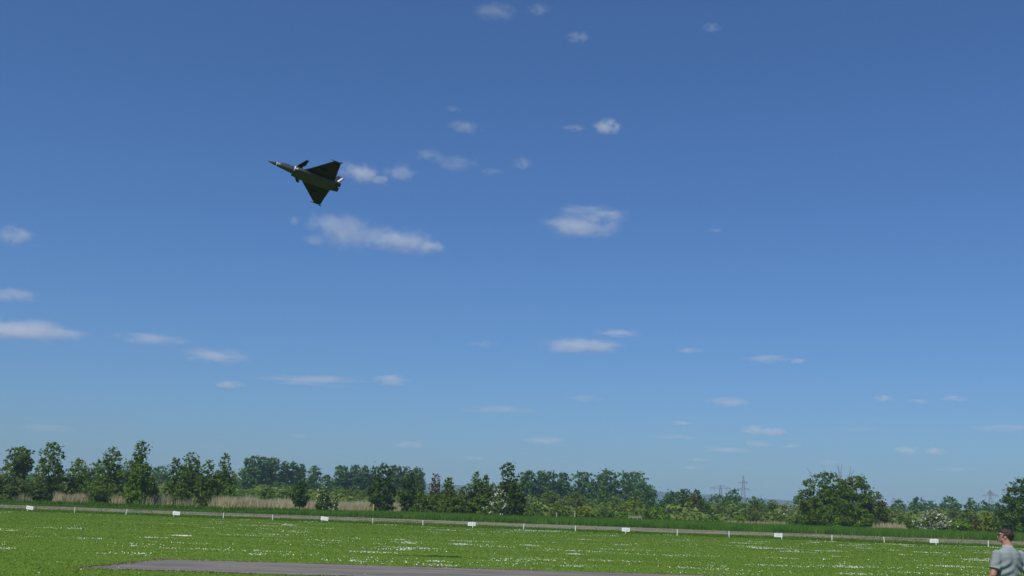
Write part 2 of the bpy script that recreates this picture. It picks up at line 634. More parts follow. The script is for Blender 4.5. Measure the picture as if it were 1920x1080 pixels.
def tree(kind, px, ytop, wpx, d, color, label, cat='tree', name='tree', z0=.04, density=1.0, group=None,
         blossom=0.0, trunk=True, lean=0.0, clump=1.0, bark=None, seed=None):
    """A plant whose middle stands under column PX of the photo at depth D, its top at row YTOP, WPX wide."""
    rg = np.random.default_rng(int(px * 7 + ytop) if seed is None else seed)
    X = x_at(px, d)
    H = max(z_at(px, ytop, d), .5)
    Wd = wpx / F_ * d
    root = empty(name, (X, d, 0))
    tag(root, label, cat, group)
    prof = PROFILE[kind]
    ts, ws = [p[0] for p in prof], [p[1] for p in prof]
    zb = H * z0
    # clumps of foliage through the crown's envelope
    rc = (0.075 * Wd + .055 * H) * .62 * clump
    if kind in ('plume', 'airy', 'vase', 'cone'): rc *= .72
    rc = max(rc, .16)
    env = Wd * H
    nC = int(min(420, max(24, env / (rc * rc) * (.62 if kind in ('plume', 'airy', 'vase', 'cone') else 1.15))))
    t = rg.random(nC * 3)
    wt = np.interp(t, ts, ws)
    t = t[rg.random(len(t)) < wt ** .8][:nC]
    wt = np.interp(t, ts, ws)
    ang = rg.uniform(0, 2 * math.pi, len(t))
    am = 1.0 if kind in ('plume', 'airy', 'cone', 'vase') else .35
    lob = 1 + am * (.17 * np.sin(ang * 2 + t * 6 + rg.uniform(0, 6)) + .15 * np.sin(ang * 3 - t * 11 + rg.uniform(0, 6)) + .10 * np.sin(ang + t * 19 + rg.uniform(0, 6)))
    rad = np.sqrt(rg.uniform(.04, 1.0, len(t)))
    rad = np.where(rg.random(len(t)) < .10, rad * 1.16, rad)
    rr = np.maximum(wt * Wd / 2 * rad * lob - rc * .55, 0)
    cz = zb + (H - zb) * t
    cz = np.minimum(cz, H - rc * .7)
    cc = np.c_[np.cos(ang) * rr + lean * (cz / H) ** 1.5 * H, np.sin(ang) * rr * .9, cz]
    cr = rc * rg.uniform(.6, 1.35, len(t)) * np.interp(t, [0, .55, .75, 1], [1.1, 1, .7, .5])
    # a few twigs that stick out on top
    if kind in ('plume', 'airy', 'cone', 'vase'):
        k = 16
        tt = rg.uniform(.74, 1.0, k)
        aa = rg.uniform(0, 6.28, k)
        ww = np.interp(tt, ts, ws) * Wd * .55 * rg.random(k)
        cc = np.r_[cc, np.c_[np.cos(aa) * ww + lean * H, np.sin(aa) * ww, H * tt]]
        cr = np.r_[cr, rc * rg.uniform(.25, .6, k)]
    area = Wd * H * (F_ / d) ** 2
    nL = int(np.clip(area * 1.05 * density, 500, 15000))
    px_m = d / F_
    size = 2.15 * px_m * (1.0 if area > 900 else .85)
    prob = cr ** 2 / (cr ** 2).sum()
    ci = rg.choice(len(cr), nL, p=prob)
    dirs = rg.normal(0, 1, (nL, 3)); dirs /= np.linalg.norm(dirs, axis=1)[:, None]
    rad2 = rg.uniform(.35, 1.05, nL) ** .6
    P = cc[ci] + dirs * (cr[ci] * rad2)[:, None] * np.array([1.1, 1.1, .85])
    stray = rg.random(nL) < .13
    P[stray] += rg.normal(0, 1, (int(stray.sum()), 3)) * rc * .8
    P[:, 2] = np.clip(P[:, 2], .05, H * 1.01)
    ctint = rg.normal(.5, .15, len(cr))
    tint = np.clip(ctint[ci] + rg.normal(0, .13, nL), 0, 1)
    mats = LEAF[color]
    crown = link('crown' if cat == 'tree' else 'foliage', leaves_mesh('crown', P, size, rg, tint, .62, dirs), mats, root)
    if blossom > 0:
        up = (dirs[:, 2] > -.1) & (dirs[:, 1] < .55) & (rad2 > .72)
        idx = np.where(up)[0]
        blc = rg.random(len(cr)) < min(1, blossom * 1.9)
        idx = idx[blc[ci[idx]]]
        idx = idx[rg.random(len(idx)) < blossom]
        Q = P[idx] + dirs[idx] * .10
        Q = np.concatenate([Q + rg.normal(0, .10, Q.shape) for _ in range(4 if blossom > .4 else 2)])
        link('blossom', leaves_mesh('blossom', Q, size * .62, rg, rg.random(len(Q)), .9), M_BLOSSOM, root)
    if trunk:
        tr0 = max(.05, H * .017)
        segs = 7
        pts = [(lean * (i / segs) ** 1.5 * H + rg.normal(0, .02 * H * (i > 0)), rg.normal(0, .01 * H * (i > 0)), H * .86 * i / segs) for i in range(segs + 1)]
        parts = [tube(pts, [tr0 * (1.25 - 1.05 * i / segs) for i in range(segs + 1)], 7)]
        order = np.argsort(-cr)[:16 if kind in ('plume', 'airy', 'vase', 'cone', 'poplar') else 8]
        for k in order:
            c = cc[k]
            b = np.clip((c[2] * .62) / (H * .86) * segs, .3, segs - .6)
            i0 = int(b)
            p0 = np.array(pts[i0]) * (1 - (b - i0)) + np.array(pts[i0 + 1]) * (b - i0)
            mid = (p0 + c) / 2 + np.array([0, 0, -.04 * H])
            parts.append(tube([p0, mid, c], [tr0 * .38, tr0 * .25, tr0 * .09], 4))
        v, f = merge(parts)
        link('trunk' if cat == 'tree' else 'stem', mesh_py('trunk', v, f), bark or M_BARK, root, smooth=True)
    return root


T = tree
# --- far left edge, x 0..300
T('dome', 4, 873, 78, 146, 'willow', 'olive willow bush at the far left edge of the picture', 'bush', 'willow_bush', trunk=False)
T('vase', 33, 838, 54, 158, 'mid', 'bare-stemmed tree with a broad airy crown behind the far left bush', z0=.36, lean=-.01, clump=.8, density=.9)
T('airy', 91, 828, 62, 150, 'mid', 'tall loose tree between the far left bush and the bright green small tree', clump=.75, density=.8, lean=0.0)
T('round', 62, 905, 60, 148, 'dark', 'low dark bush at the foot of the tall loose tree near the left edge', 'bush', 'bush', trunk=False)
T('cone', 142, 860, 46, 154, 'bright', 'bright green small tree standing behind pale reeds, second gap from the left', clump=.85)
T('round', 172, 866, 78, 195, 'mid', 'broad rounded tree partly hidden behind the first two tall field trees')
T('airy', 204, 838, 56, 149, 'mid', 'tree with a ragged reddish top leaning right, left of the spire-topped tree', clump=.78, density=.9)
T('dome', 196, 895, 62, 147, 'mid', 'wide dense bush under the ragged reddish-topped tree', 'bush', 'bush', trunk=False)
T('plume', 259, 826, 58, 147, 'mid', 'spire-topped tree with a narrow bare tuft above a full dark crown', clump=.82)
T('dome', 262, 868, 48, 146, 'bright', 'full bright bush wrapped round the foot of the spire-topped tree', 'bush', 'bush', trunk=False)
T('round', 288, 905, 26, 148, 'bright', 'small bush with a few white flower heads just right of the spire-topped tree', 'bush', 'hawthorn_bush', blossom=.12, trunk=False)
# --- 300..460
T('airy', 326, 858, 34, 151, 'mid', 'thin tree at the left of the trio of slim trees before the first poplar row', clump=.75, density=.8)
T('airy', 354, 847, 46, 150, 'mid', 'slim tree with a thin visible trunk and feathery reddish top', z0=.22, clump=.7, density=.7)
T('cone', 387, 862, 42, 148, 'mid', 'slim tree with dark twiggy foot right of the feathery topped tree', clump=.75)
T('plume', 420, 850, 44, 151, 'mid', 'slim tree with a bare crooked tip, last before the first poplar row', lean=-.02, clump=.75, density=.85)
T('dome', 426, 904, 46, 149, 'bright', 'bright green bush at the foot of the crooked-tipped slim tree', 'bush', 'bush', trunk=False)
T('dome', 345, 905, 50, 149, 'mid', 'ragged low bush below the slim tree with the thin trunk', 'bush', 'bush', trunk=False, density=.7)
T('round', 300, 872, 70, 330, 'blue', 'bluish far tree showing right of the spire-topped tree')
T('round', 360, 884, 90, 300, 'blue', 'bluish far tree behind the trio of slim trees, left one')
T('round', 415, 880, 90, 290, 'willow', 'grey-green far willow behind the crooked-tipped slim tree')
T('round', 462, 888, 50, 280, 'blue', 'bluish far tree tucked against the left end of the first poplar row')
T('round', 55, 886, 60, 300, 'blue', 'bluish far tree seen low between the two leftmost tall trees')
T('round', 240, 862, 80, 310, 'mid', 'far green tree behind the spire-topped tree')
# --- first poplar row 450..625
PG1 = 'poplars in the first row, left of the gap'
for i, (px, yt, w) in enumerate([(468, 854, 36), (490, 856, 24), (509, 857, 28), (530, 863, 18), (546, 866, 19), (562, 869, 18)]):
    T('poplar', px, yt, w * 1.12, 318 + 3 * i, 'blue', ['broad-headed poplar at the left end of the first poplar row', 'narrow poplar second from the left in the first poplar row',
      'poplar third from the left in the first poplar row, beside a sky gap', 'slender poplar just right of the sky gap in the first poplar row',
      'slender poplar with bare lower trunk, fifth in the first poplar row', 'slender see-through poplar, sixth in the first poplar row'][i],
      name='poplar', z0=.26, density=1.5, group=PG1, clump=.85)
T('round', 586, 872, 36, 325, 'blue', 'round-headed far tree ending the first poplar row on the right', z0=.15)
T('round', 612, 888, 36, 330, 'blue', 'lower far tree between the two left poplar rows', z0=.1)
T('round', 525, 903, 60, 270, 'blue', 'bluish shrubby tree below the sky gap of the first poplar row', 'bush', 'bush', trunk=False)
T('dome', 505, 912, 56, 215, 'willow', 'grey-green shrub under the left half of the first poplar row', 'bush', 'bush', trunk=False)
T('dome', 548, 912, 60, 200, 'mid', 'mid green shrub behind the reeds under the first poplar row', 'bush', 'bush', trunk=False)
T('dome', 500, 914, 42, 190, 'mid', 'low green shrub behind the reeds, left of the mid green shrub', 'bush', 'bush', trunk=False)
T('airy', 563, 900, 36, 150, 'dark', 'small dark tree with a brownish top standing alone in the reeds', z0=.18, clump=.85)
T('dome', 607, 911, 34, 149, 'mid', 'hawthorn bush in white flower standing in the reeds left of the second poplar row', 'bush', 'hawthorn_bush', blossom=.38, trunk=False)
T('dome', 630, 922, 12, 149, 'mid', 'tiny flowering hawthorn at the right foot of the white hawthorn bush', 'bush', 'hawthorn_bush', blossom=.35, trunk=False)
# --- second poplar row 625..795
PG2 = 'poplars in the second row, middle left'
for i, (px, yt, w) in enumerate([(638, 872, 30), (664, 871, 24), (682, 872, 16), (700, 874, 22), (738, 872, 30), (758, 874, 26), (779, 876, 30)]):
    T('poplar', px, yt, w * 1.12, 322 + 2 * i, 'blue', ['poplar at the left end of the second poplar row', 'poplar second in the second poplar row, standing free on both sides',
      'narrow poplar third in the second poplar row', 'poplar half hidden by the left side of the dark front tree',
      'poplar showing just right of the dark front tree top', 'poplar behind the second dark front tree', 'wide poplar at the right end of the second poplar row'][i],
      name='poplar', z0=.24, density=1.5, group=PG2, clump=.85)
T('round', 650, 915, 70, 270, 'mid', 'far rounded shrub under the left end of the second poplar row', 'bush', 'bush', trunk=False)
T('dome', 672, 917, 64, 205, 'willow', 'pale grey-green shrub between the hawthorn and the dark front tree', 'bush', 'bush', trunk=False)
T('dome', 640, 928, 50, 190, 'willow', 'low grey-green shrub right behind the tiny hawthorn', 'bush', 'bush', trunk=False)
T('cone', 717, 868, 52, 149, 'dark', 'dark full tree in front of the second poplar row', clump=.85)
T('cone', 768, 884, 42, 152, 'dark', 'dark slimmer tree right of the dark full tree, before the poplar row end', clump=.85)
T('dome', 742, 918, 46, 230, 'willow', 'grey-green shrub seen between the two dark front trees', 'bush', 'bush', trunk=False)
# --- 785..990
T('airy', 815, 888, 28, 156, 'russet', 'thin see-through tree with reddish young leaves right of the second poplar row', clump=.65, density=.6)
T('airy', 841, 895, 34, 153, 'mid', 'twiggy green tree next right of the thin reddish tree', clump=.75)
T('dome', 790, 920, 44, 151, 'mid', 'bush with scattered cream flowers below the thin reddish tree, left one', 'bush', 'hawthorn_bush', blossom=.12, trunk=False)
T('dome', 815, 926, 34, 152, 'mid', 'dull bush with a few cream flowers below the thin reddish tree, right one', 'bush', 'hawthorn_bush', blossom=.10, trunk=False)
T('dome', 846, 918, 50, 151, 'mid', 'dense green bush below the twiggy green tree', 'bush', 'bush', trunk=False)
T('dome', 870, 910, 44, 153, 'willow', 'smooth olive willow bush left of the green twin-topped tree', 'bush', 'willow_bush', trunk=False)
T('cone', 892, 884, 36, 153, 'mid', 'green tree with the left and higher of twin tops beside the willow bush', clump=.85)
T('cone', 909, 890, 34, 154, 'mid', 'green tree with the right and lower of twin tops, left of the tallest dark tree', clump=.85)
T('dome', 900, 925, 56, 152, 'mid', 'bush filling the foot of the twin-topped trees', 'bush', 'bush', trunk=False)
T('plume', 952, 866, 64, 149, 'dark', 'tallest dark tree in the middle of the picture behind the cream hawthorn', clump=.85)
T('dome', 962, 896, 48, 148, 'dark', 'dark bush around the right foot of the tallest middle tree', 'bush', 'bush', trunk=False)
T('dome', 937, 918, 40, 143, 'mid', 'hawthorn covered in cream blossom at the foot of the tallest middle tree', 'bush', 'hawthorn_bush', blossom=.42, trunk=False)
T('dome', 920, 946, 34, 141, 'mid', 'low hawthorn with yellowish blossom left of the cream hawthorn', 'bush', 'hawthorn_bush', blossom=.25, trunk=False)
# --- broad row 975..1230
PG3 = 'broad poplars in the third row, right of centre'
for i, (px, yt, w) in enumerate([(988, 882, 32), (1013, 882, 26), (1033, 883, 26), (1056, 885, 28), (1093, 884, 46), (1137, 880, 44), (1186, 884, 60)]):
    T('poplar', px, yt, w * 1.12, 300 + 3 * i, 'blue', ['pale poplar just right of the tallest middle tree', 'poplar second in the third poplar row',
      'poplar third in the third poplar row', 'poplar left of the first narrow sky gap in the third row', 'broad poplar between the two narrow sky gaps',
      'broad tall poplar right of the second sky gap', 'widest poplar at the right end of the third row'][i],
      name='poplar', z0=.16, density=1.5, group=PG3, clump=.8)
T('round', 1218, 909, 26, 300, 'blue', 'lower far tree stepping down from the right end of the third poplar row')
T('round', 1205, 905, 60, 260, 'blue', 'rounded tree low in front of the widest poplar')
T('round', 1240, 936, 30, 255, 'blue', 'dark far tree at the hill gap right of the third poplar row')
T('dome', 1030, 918, 62, 205, 'willow', 'large grey-green willow bush below the third poplar row, left one', 'bush', 'willow_bush', trunk=False)
T('dome', 1078, 922, 66, 215, 'willow', 'large grey-green willow bush below the broad poplars, right one', 'bush', 'willow_bush', trunk=False)
T('round', 1128, 920, 56, 230, 'blue', 'dull bluish tree with a pale stem below the tall broad poplar', bark=M_BIRCH)
T('dome', 1152, 930, 44, 200, 'willow', 'grey willow bush left of the reddish-green bush', 'bush', 'willow_bush', trunk=False)
T('dome', 1186, 931, 48, 192, 'yellow', 'reddish-green rounded bush below the widest poplar', 'bush', 'bush', trunk=False)
T('dome', 1228, 948, 66, 185, 'bright', 'low bright green bush stretching right of the reddish-green bush', 'bush', 'bush', trunk=False)
T('dome', 1002, 944, 40, 172, 'mid', 'low green bush at the tall grass edge right of the tallest middle tree', 'bush', 'bush', trunk=False)
T('dome', 1055, 948, 50, 180, 'mid', 'low green bush at the tall grass edge below the left willow bush', 'bush', 'bush', trunk=False)
T('dome', 1095, 950, 50, 176, 'yellow', 'low yellowish bush at the tall grass edge below the right willow bush', 'bush', 'bush', trunk=False)
T('dome', 1135, 952, 50, 182, 'mid', 'low green bush at the tall grass edge left of the wooden rails', 'bush', 'bush', trunk=False)
T('dome', 1175, 958, 50, 184, 'bright', 'low green bush right behind the wooden rails', 'bush', 'bush', trunk=False)
T('dome', 1033, 958, 18, 168, 'yellow', 'small pale bush behind the tall grass below the left willow bush', 'bush', 'bush', trunk=False)
# --- 1240..1490
T('round', 1257, 919, 36, 270, 'blue', 'far tree at the left of the dark round clump beyond the hill gap')
T('round', 1282, 915, 52, 220, 'dark', 'dark rounded tree of the clump left of the pylons')
T('round', 1306, 918, 40, 215, 'dark', 'dark tree with a birch stem right in the clump left of the pylons', bark=M_BIRCH)
T('dome', 1300, 928, 30, 208, 'russet', 'red-brown leaved small tree in front of the dark clump')
T('dome', 1325, 944, 46, 200, 'dark', 'dark bush at the right foot of the dark clump', 'bush', 'bush', trunk=False)
T('dome', 1268, 950, 50, 195, 'dark', 'dark bush at the left foot of the dark clump', 'bush', 'bush', trunk=False)
T('round', 1343, 924, 38, 300, 'blue', 'far tree below the wide-armed pylon')
T('round', 1373, 917, 46, 260, 'blue', 'dark rounded tree between the two pylons')
T('round', 1412, 930, 50, 270, 'blue', 'spreading bluish tree right below the tall pylon')
T('round', 1430, 938, 30, 290, 'blue', 'low tip of the spreading bluish group at the hill gap')
T('round', 1392, 942, 30, 215, 'mid', 'pale green round tree in front of the pylon trees')
T('dome', 1418, 945, 30, 218, 'russet', 'brownish shrubby tree right of the pale green round tree')
T('dome', 1350, 946, 54, 205, 'willow', 'grey-green bush in front of the far pylon tree', 'bush', 'bush', trunk=False)
T('dome', 1387, 965, 26, 166, 'bright', 'ball-shaped small bush standing at the tall grass edge', 'bush', 'bush', trunk=False)
T('dome', 1340, 968, 26, 178, 'bright', 'bright low bush left of the ball-shaped small bush', 'bush', 'bush', trunk=False)
T('cone', 1447, 938, 28, 225, 'mid', 'pointed green tree left of the cream flowering tree')
T('round', 1470, 944, 30, 205, 'yellow', 'small tree with cream blossom left of the huge willow', blossom=.42)
T('dome', 1436, 964, 26, 190, 'mid', 'low hawthorn with a few pale flowers left of the cream flowering tree', 'bush', 'hawthorn_bush', blossom=.35, trunk=False)
T('dome', 1412, 962, 30, 195, 'dark', 'low dark bush right of the ball-shaped small bush', 'bush', 'bush', trunk=False)
T('dome', 1466, 965, 42, 175, 'mid', 'low wide bush below the cream flowering tree', 'bush', 'bush', trunk=False)
T('dome', 1494, 965, 30, 168, 'mid', 'low bush against the left side of the huge willow', 'bush', 'bush', trunk=False)
# --- huge willow
big = T('round', 1550, 884, 112, 163, 'mid', 'huge rounded willow with bare dead branches sticking out on top', name='willow_tree', clump=.62, density=1.3)
T('round', 1606, 890, 88, 165, 'mid', 'second big rounded willow merging with the huge willow on its right', name='willow_tree', clump=.65, density=1.2)
T('dome', 1578, 935, 130, 160, 'mid', 'dense skirt of willow growth under the huge willow', 'bush', 'willow_bush', trunk=False, clump=.7)
T('dome', 1570, 970, 20, 154, 'bright', 'small bright bush at the foot of the huge willow', 'bush', 'bush', trunk=False)
for pts, r in [([(1574, 906), (1573, 882), (1571, 874), (1571, 871)], .06), ([(1576, 906), (1577, 880), (1579, 871)], .055),
               ([(1588, 906), (1594, 886), (1594, 873)], .055), ([(1590, 906), (1598, 888), (1602, 880)], .045), ([(1526, 903), (1516, 881), (1512, 876)], .035)]:
    P3 = [at_depth(a, b, 163.5) - Vector(big.location) for a, b in pts]
    v, f = tube(P3, [r * (1 - .6 * i / (len(P3) - 1)) for i in range(len(P3))], 5)
    link('dead_branch', mesh_py('dead_branch', v, f), M_DEADWOOD, big)
# --- right side
T('round', 1650, 926, 32, 168, 'russet', 'dark red-brown tree right of the willows', clump=.8)
FG = 'far bluish trees along the right horizon'
for i, (px, yt, w, d) in enumerate([(1685, 936, 40, 330), (1722, 931, 44, 320), (1748, 938, 34, 335), (1782, 930, 50, 325), (1822, 932, 30, 330), (1846, 937, 36, 335), (1872, 941, 34, 345)]):
    T('round', px, yt, w, d, 'blue', ['far tree right after the red-brown tree', 'far rounded tree above and left of the big white hawthorn', 'lower far tree filling the dip above the big white hawthorn',
      'broadest far tree right above the big white hawthorn', 'darker far tree right of the broadest far tree', 'far tree left below the distant right pylon', 'far low tree under the distant right pylon'][i], group=FG, density=1.1)
T('dome', 1680, 955, 60, 230, 'willow', 'grey-green bush between the red-brown tree and the big white hawthorn', 'bush', 'bush', trunk=False)
T('dome', 1790, 950, 56, 235, 'willow', 'pale grey-green bush behind the right side of the big white hawthorn', 'bush', 'bush', trunk=False)
T('dome', 1815, 952, 44, 190, 'willow', 'light willow bush between the hawthorns at right', 'bush', 'willow_bush', trunk=False)
T('dome', 1752, 955, 66, 260, 'mid', 'green bush right behind the big white hawthorn', 'bush', 'bush', trunk=False)
T('dome', 1749, 958, 66, 158, 'mid', 'big dome-shaped hawthorn full of white blossom', 'bush', 'hawthorn_bush', blossom=.55, trunk=False, density=1.2)
T('dome', 1702, 971, 36, 162, 'mid', 'low bush with sparse pale flowers left of the big white hawthorn', 'bush', 'hawthorn_bush', blossom=.18, trunk=False)
T('dome', 1664, 972, 40, 170, 'mid', 'low green bush behind the small reed patch at right', 'bush', 'bush', trunk=False)
T('dome', 1800, 974, 48, 155, 'bright', 'low bright bush right of the big white hawthorn', 'bush', 'bush', trunk=False, blossom=.06)
T('dome', 1831, 968, 22, 157, 'russet', 'thin brown bush left of the right-hand hawthorn', 'bush', 'bush', trunk=False, density=.8)
T('dome', 1852, 960, 36, 156, 'yellow', 'hawthorn with yellowish blossom against the dark tree at the right edge', 'bush', 'hawthorn_bush', blossom=.22, trunk=False)
T('round', 1925, 896, 96, 152, 'dark', 'big dark tree at the right edge behind the man', clump=.7, density=1.3)
T('dome', 1905, 935, 90, 150, 'dark', 'dense dark bush under the big tree at the right edge', 'bush', 'bush', trunk=False)
T('dome', 1960, 940, 90, 153, 'dark', 'dark bush beyond the right edge of the frame', 'bush', 'bush', trunk=False)
T('cone', -35, 850, 60, 156, 'mid', 'tree beyond the left edge of the frame')


# continuous thicket behind everything, a mass nobody could count
def thicket():
    rg = np.random.default_rng(77)
    Cs, Ns = [], []
    for _ in range(1000):
        Y = rg.uniform(185, 420)
        X = rg.uniform(-.54, .54) * Y
        hz = rg.uniform(2.0, 4.4) * (Y / 260)
        if abs((X / Y) * F_ + 960 - 1240) < 22 or abs((X / Y) * F_ + 960 - 1440) < 10: hz = 1.2
        rx = rg.uniform(2.0, 4.5)
        m = 150
        dd = rg.normal(0, 1, (m, 3)); dd /= np.linalg.norm(dd, axis=1)[:, None]
        dd[:, 2] = abs(dd[:, 2])
        Cs.append(np.c_[X + dd[:, 0] * rx, Y + dd[:, 1] * rx, dd[:, 2] * hz * rg.uniform(.75, 1.05, m) + .1])
        Ns.append(dd)
    C = np.concatenate(Cs)
    tint = np.clip(np.repeat(rg.normal(.5, .2, 1000), 150) + rg.normal(0, .14, len(C)), 0, 1)
    tag(link('thicket', leaves_mesh('thicket', C, .42, rg, tint, .62, np.concatenate(Ns)), LEAF['willow']), kind='stuff')


thicket()

# ------------------------------------------------------------------ pylons
M_STEEL = plain('pylon_steel', (.20, .21, .22), .7, .3, .1, .5)


def beam(a, b, r): return tube([a, b], [r, r], 4)


def lattice(H, base, top, n, r):
    parts = []
    for i in range(n):
        z0, z1 = H * i / n, H * (i + 1) / n
        w0, w1 = base + (top - base) * i / n, base + (top - base) * (i + 1) / n
        cs = [(-1, -1), (1, -1), (1, 1), (-1, 1)]
        for k in range(4):
            a, b = cs[k], cs[(k + 1) % 4]
            parts.append(beam((a[0] * w0, a[1] * w0, z0), (a[0] * w1, a[1] * w1, z1), r))
            parts.append(beam((a[0] * w0, a[1] * w0, z0), (b[0] * w1, b[1] * w1, z1), r * .6))
            parts.append(beam((a[0] * w1, a[1] * w1, z1), (b[0] * w1, b[1] * w1, z1), r * .6))
    return parts


def arm(z, L, r, arch=0.0, hang=1.2):
    parts = []
    for s in (-1, 1):
        parts += [beam((0, -.5, z), (s * L, 0, z), r), beam((0, .5, z), (s * L, 0, z), r), beam((0, 0, z + 1.3 + arch), (s * L, 0, z + .1), r)]
        for q in (.3, .6):
            parts.append(beam((s * L * q, 0, z), (s * L * q, 0, z + (1.3 + arch) * (1 - q)), r * .6))
    return parts


def pylon(px, ytop, d, label, arms, rz=0.0):
    X, H = x_at(px, d), z_at(px, ytop, d)
    o = empty('pylon', (X, d, 0), rz)
    tag(o, label, 'pylon')
    v, f = merge(lattice(H, 2.6, .35, 12, .13)); link('mast', mesh_py('mast', v, f), M_STEEL, o)
    for (yy, wpx, arch) in arms:
        z = z_at(px, yy, d); L = wpx / 2 / F_ * d
        v, f = merge(arm(z, L, .16, arch)); a = link('cross_arm', mesh_py('cross_arm', v, f), M_STEEL, o)
        for s in (-1, 1):
            for q in (.62, .97):
                v, f = tube([(s * L * q, 0, z), (s * L * q, 0, z - 1.7)], [.14, .14], 5)
                link('insulator', mesh_py('insulator', v, f), M_STEEL, a)


pylon(1394, 892, 1000, 'tall lattice pylon with two cross arms rising behind the trees', [(905, 18, 0), (917, 24, 0)])
pylon(1351, 910.5, 820, 'lattice pylon with one very wide arched cross arm left of the tall pylon', [(915.5, 38, .9)])
pylon(1859, 919, 900, 'distant lattice pylon left of the dark right-edge tree', [(929, 30, .6), (924, 12, 0)])
pylon(1893, 912, 780, 'lattice pylon almost hidden behind the dark right-edge tree', [(918, 22, 0)])

# ------------------------------------------------------------------ white signs and marker posts
M_WHITE = plain('white_paint', (.78, .79, .78), .5, var=.04)
M_PRINT = plain('faded_print', (.60, .63, .67), .6, var=.06)
SG = 'white signs along the edge of the mown field'
MG = 'white marker posts between the signs'
WHERE = {60: 'tilted white sign board, farthest left in the row of signs', 334: 'white sign board in front of the trio of slim trees, second from the left',
         611: 'slightly tilted white sign board below the white flowering hawthorn', 886: 'white sign board below the twin-topped trees, its post right of centre',
         1174: 'white sign board in front of the wooden rails, below the widest poplar', 1459: 'white sign board left of the huge willow, post at its right end',
         1750: 'white sign board below the big white hawthorn, nearest to the man'}
TILT = {60: 6, 334: 3, 611: 5, 886: -1, 1174: 1, 1459: 0, 1750: -1}
POSTX = {60: -.2, 334: -.2, 611: -.2, 886: .09, 1174: 0, 1459: .24, 1750: .12}
FRONT = (886, 1174, 1750, 1459)


def depth_of(px):
    # where the ray column meets the line of signs
    k = x_at(px, 1.0)
    return 88.6 / (1 + .141 * k)


for px in WHERE:
    d = depth_of(px)
    o = empty('sign', (x_at(px, d), d, 0), math.atan(-.141))
    tag(o, WHERE[px], 'sign', SG)
    rt = Matrix.Rotation(R(TILT[px]), 3, 'Y')
    v, f = box((0, 0, .285), (.60, .018, .27), rt)
    b = link('board', mesh_py('board', v, f), M_WHITE, o)
    v, f = box(rt @ Vector((.03, -.011, 0)) + Vector((0, 0, .29)), (.42, .004, .14), rt)
    link('print', mesh_py('print', v, f), M_PRINT, b)
    px_ = POSTX[px]
    fy = -.03 if px in FRONT else .03
    v, f = box((px_, fy, .23), (.045, .035, .46), Matrix.Rotation(R(TILT[px] * .5), 3, 'Y'))
    link('post', mesh_py('post', v, f), M_WHITE, o)
PL = {144: 'white marker post, first right of the farthest left sign', 240: 'leaning white marker post below the spire-topped tree',
      422: 'white marker post below the crooked-tipped slim tree', 514: 'white marker post below the first poplar row, left of the third sign',
      701: 'white marker post directly below the yellow post', 795: 'white marker post below the thin reddish tree',
      983: 'white marker post just right of the tallest middle tree', 1080: 'white marker post below the right grey willow bush',
      1270: 'white marker post below the left foot of the dark clump', 1367: 'white marker post below the tree between the pylons',
      1559: 'white marker post below the huge willow', 1657: 'slightly bent white marker post below the red-brown tree', 1851: 'white marker post close left of the man',
      1949: 'white marker post beyond the right edge of the frame', -38: 'white marker post beyond the left edge of the frame'}
for i, (px, lab) in enumerate(PL.items()):
    d = depth_of(px)
    v, f = tube([(0, 0, 0), (0, 0, .40), (0, 0, .44)], [.032, .030, .018], 8)
    o = link('marker_post', mesh_py('marker_post', v, f), M_WHITE)
    o.location = (x_at(px, d), d, 0)
    o.rotation_euler = (0, R({240: 9, 1657: -4, 701: 1, 144: 0}.get(px, [1.5, -1, 2, 0][i % 4])), 0)
    tag(o, lab, 'post', MG)

M_YELLOW = plain('yellow_paint', (.62, .50, .10), .5)
o = link('yellow_post', mesh_py('yellow_post', *tube([(0, 0, 0), (0, 0, 1.25), (0, 0, 1.32)], [.07, .07, .04], 8)), M_YELLOW)
o.location = (x_at(701, 143), 143, 0)
tag(o, 'small yellow post in the reeds beside the dark full tree', 'post')

M_OLDWOOD = plain('weathered_wood', (.30, .27, .22), .9, var=.2)
fx = x_at(1191, 150)
fr = empty('wooden_rails', (fx, 150, 0), -.13)
tag(fr, 'short weathered wooden rail fence behind the tall grass below the widest poplar', 'fence')
for k in range(4):
    v, f = box((-.8 + k * .55, 0, .48), (.09, .09, .96)); link('rail_post', mesh_py('rail_post', v, f), M_OLDWOOD, fr)
for z in (.9, .72):
    v, f = box((0, -.065, z), (1.8, .04, .08)); link('rail', mesh_py('rail', v, f), M_OLDWOOD, fr)
for px, h, lab in ((1044, 1.0, 'short pale stake at the far edge of the tall grass, left one'), (1078, 1.25, 'short pale stake at the far edge of the tall grass, right one')):
    o = link('stake', mesh_py('stake', *box((0, 0, h / 2), (.09, .09, h))), M_BIRCH)
    o.location = (x_at(px, 158), 158, 0)
    tag(o, lab, 'stake')


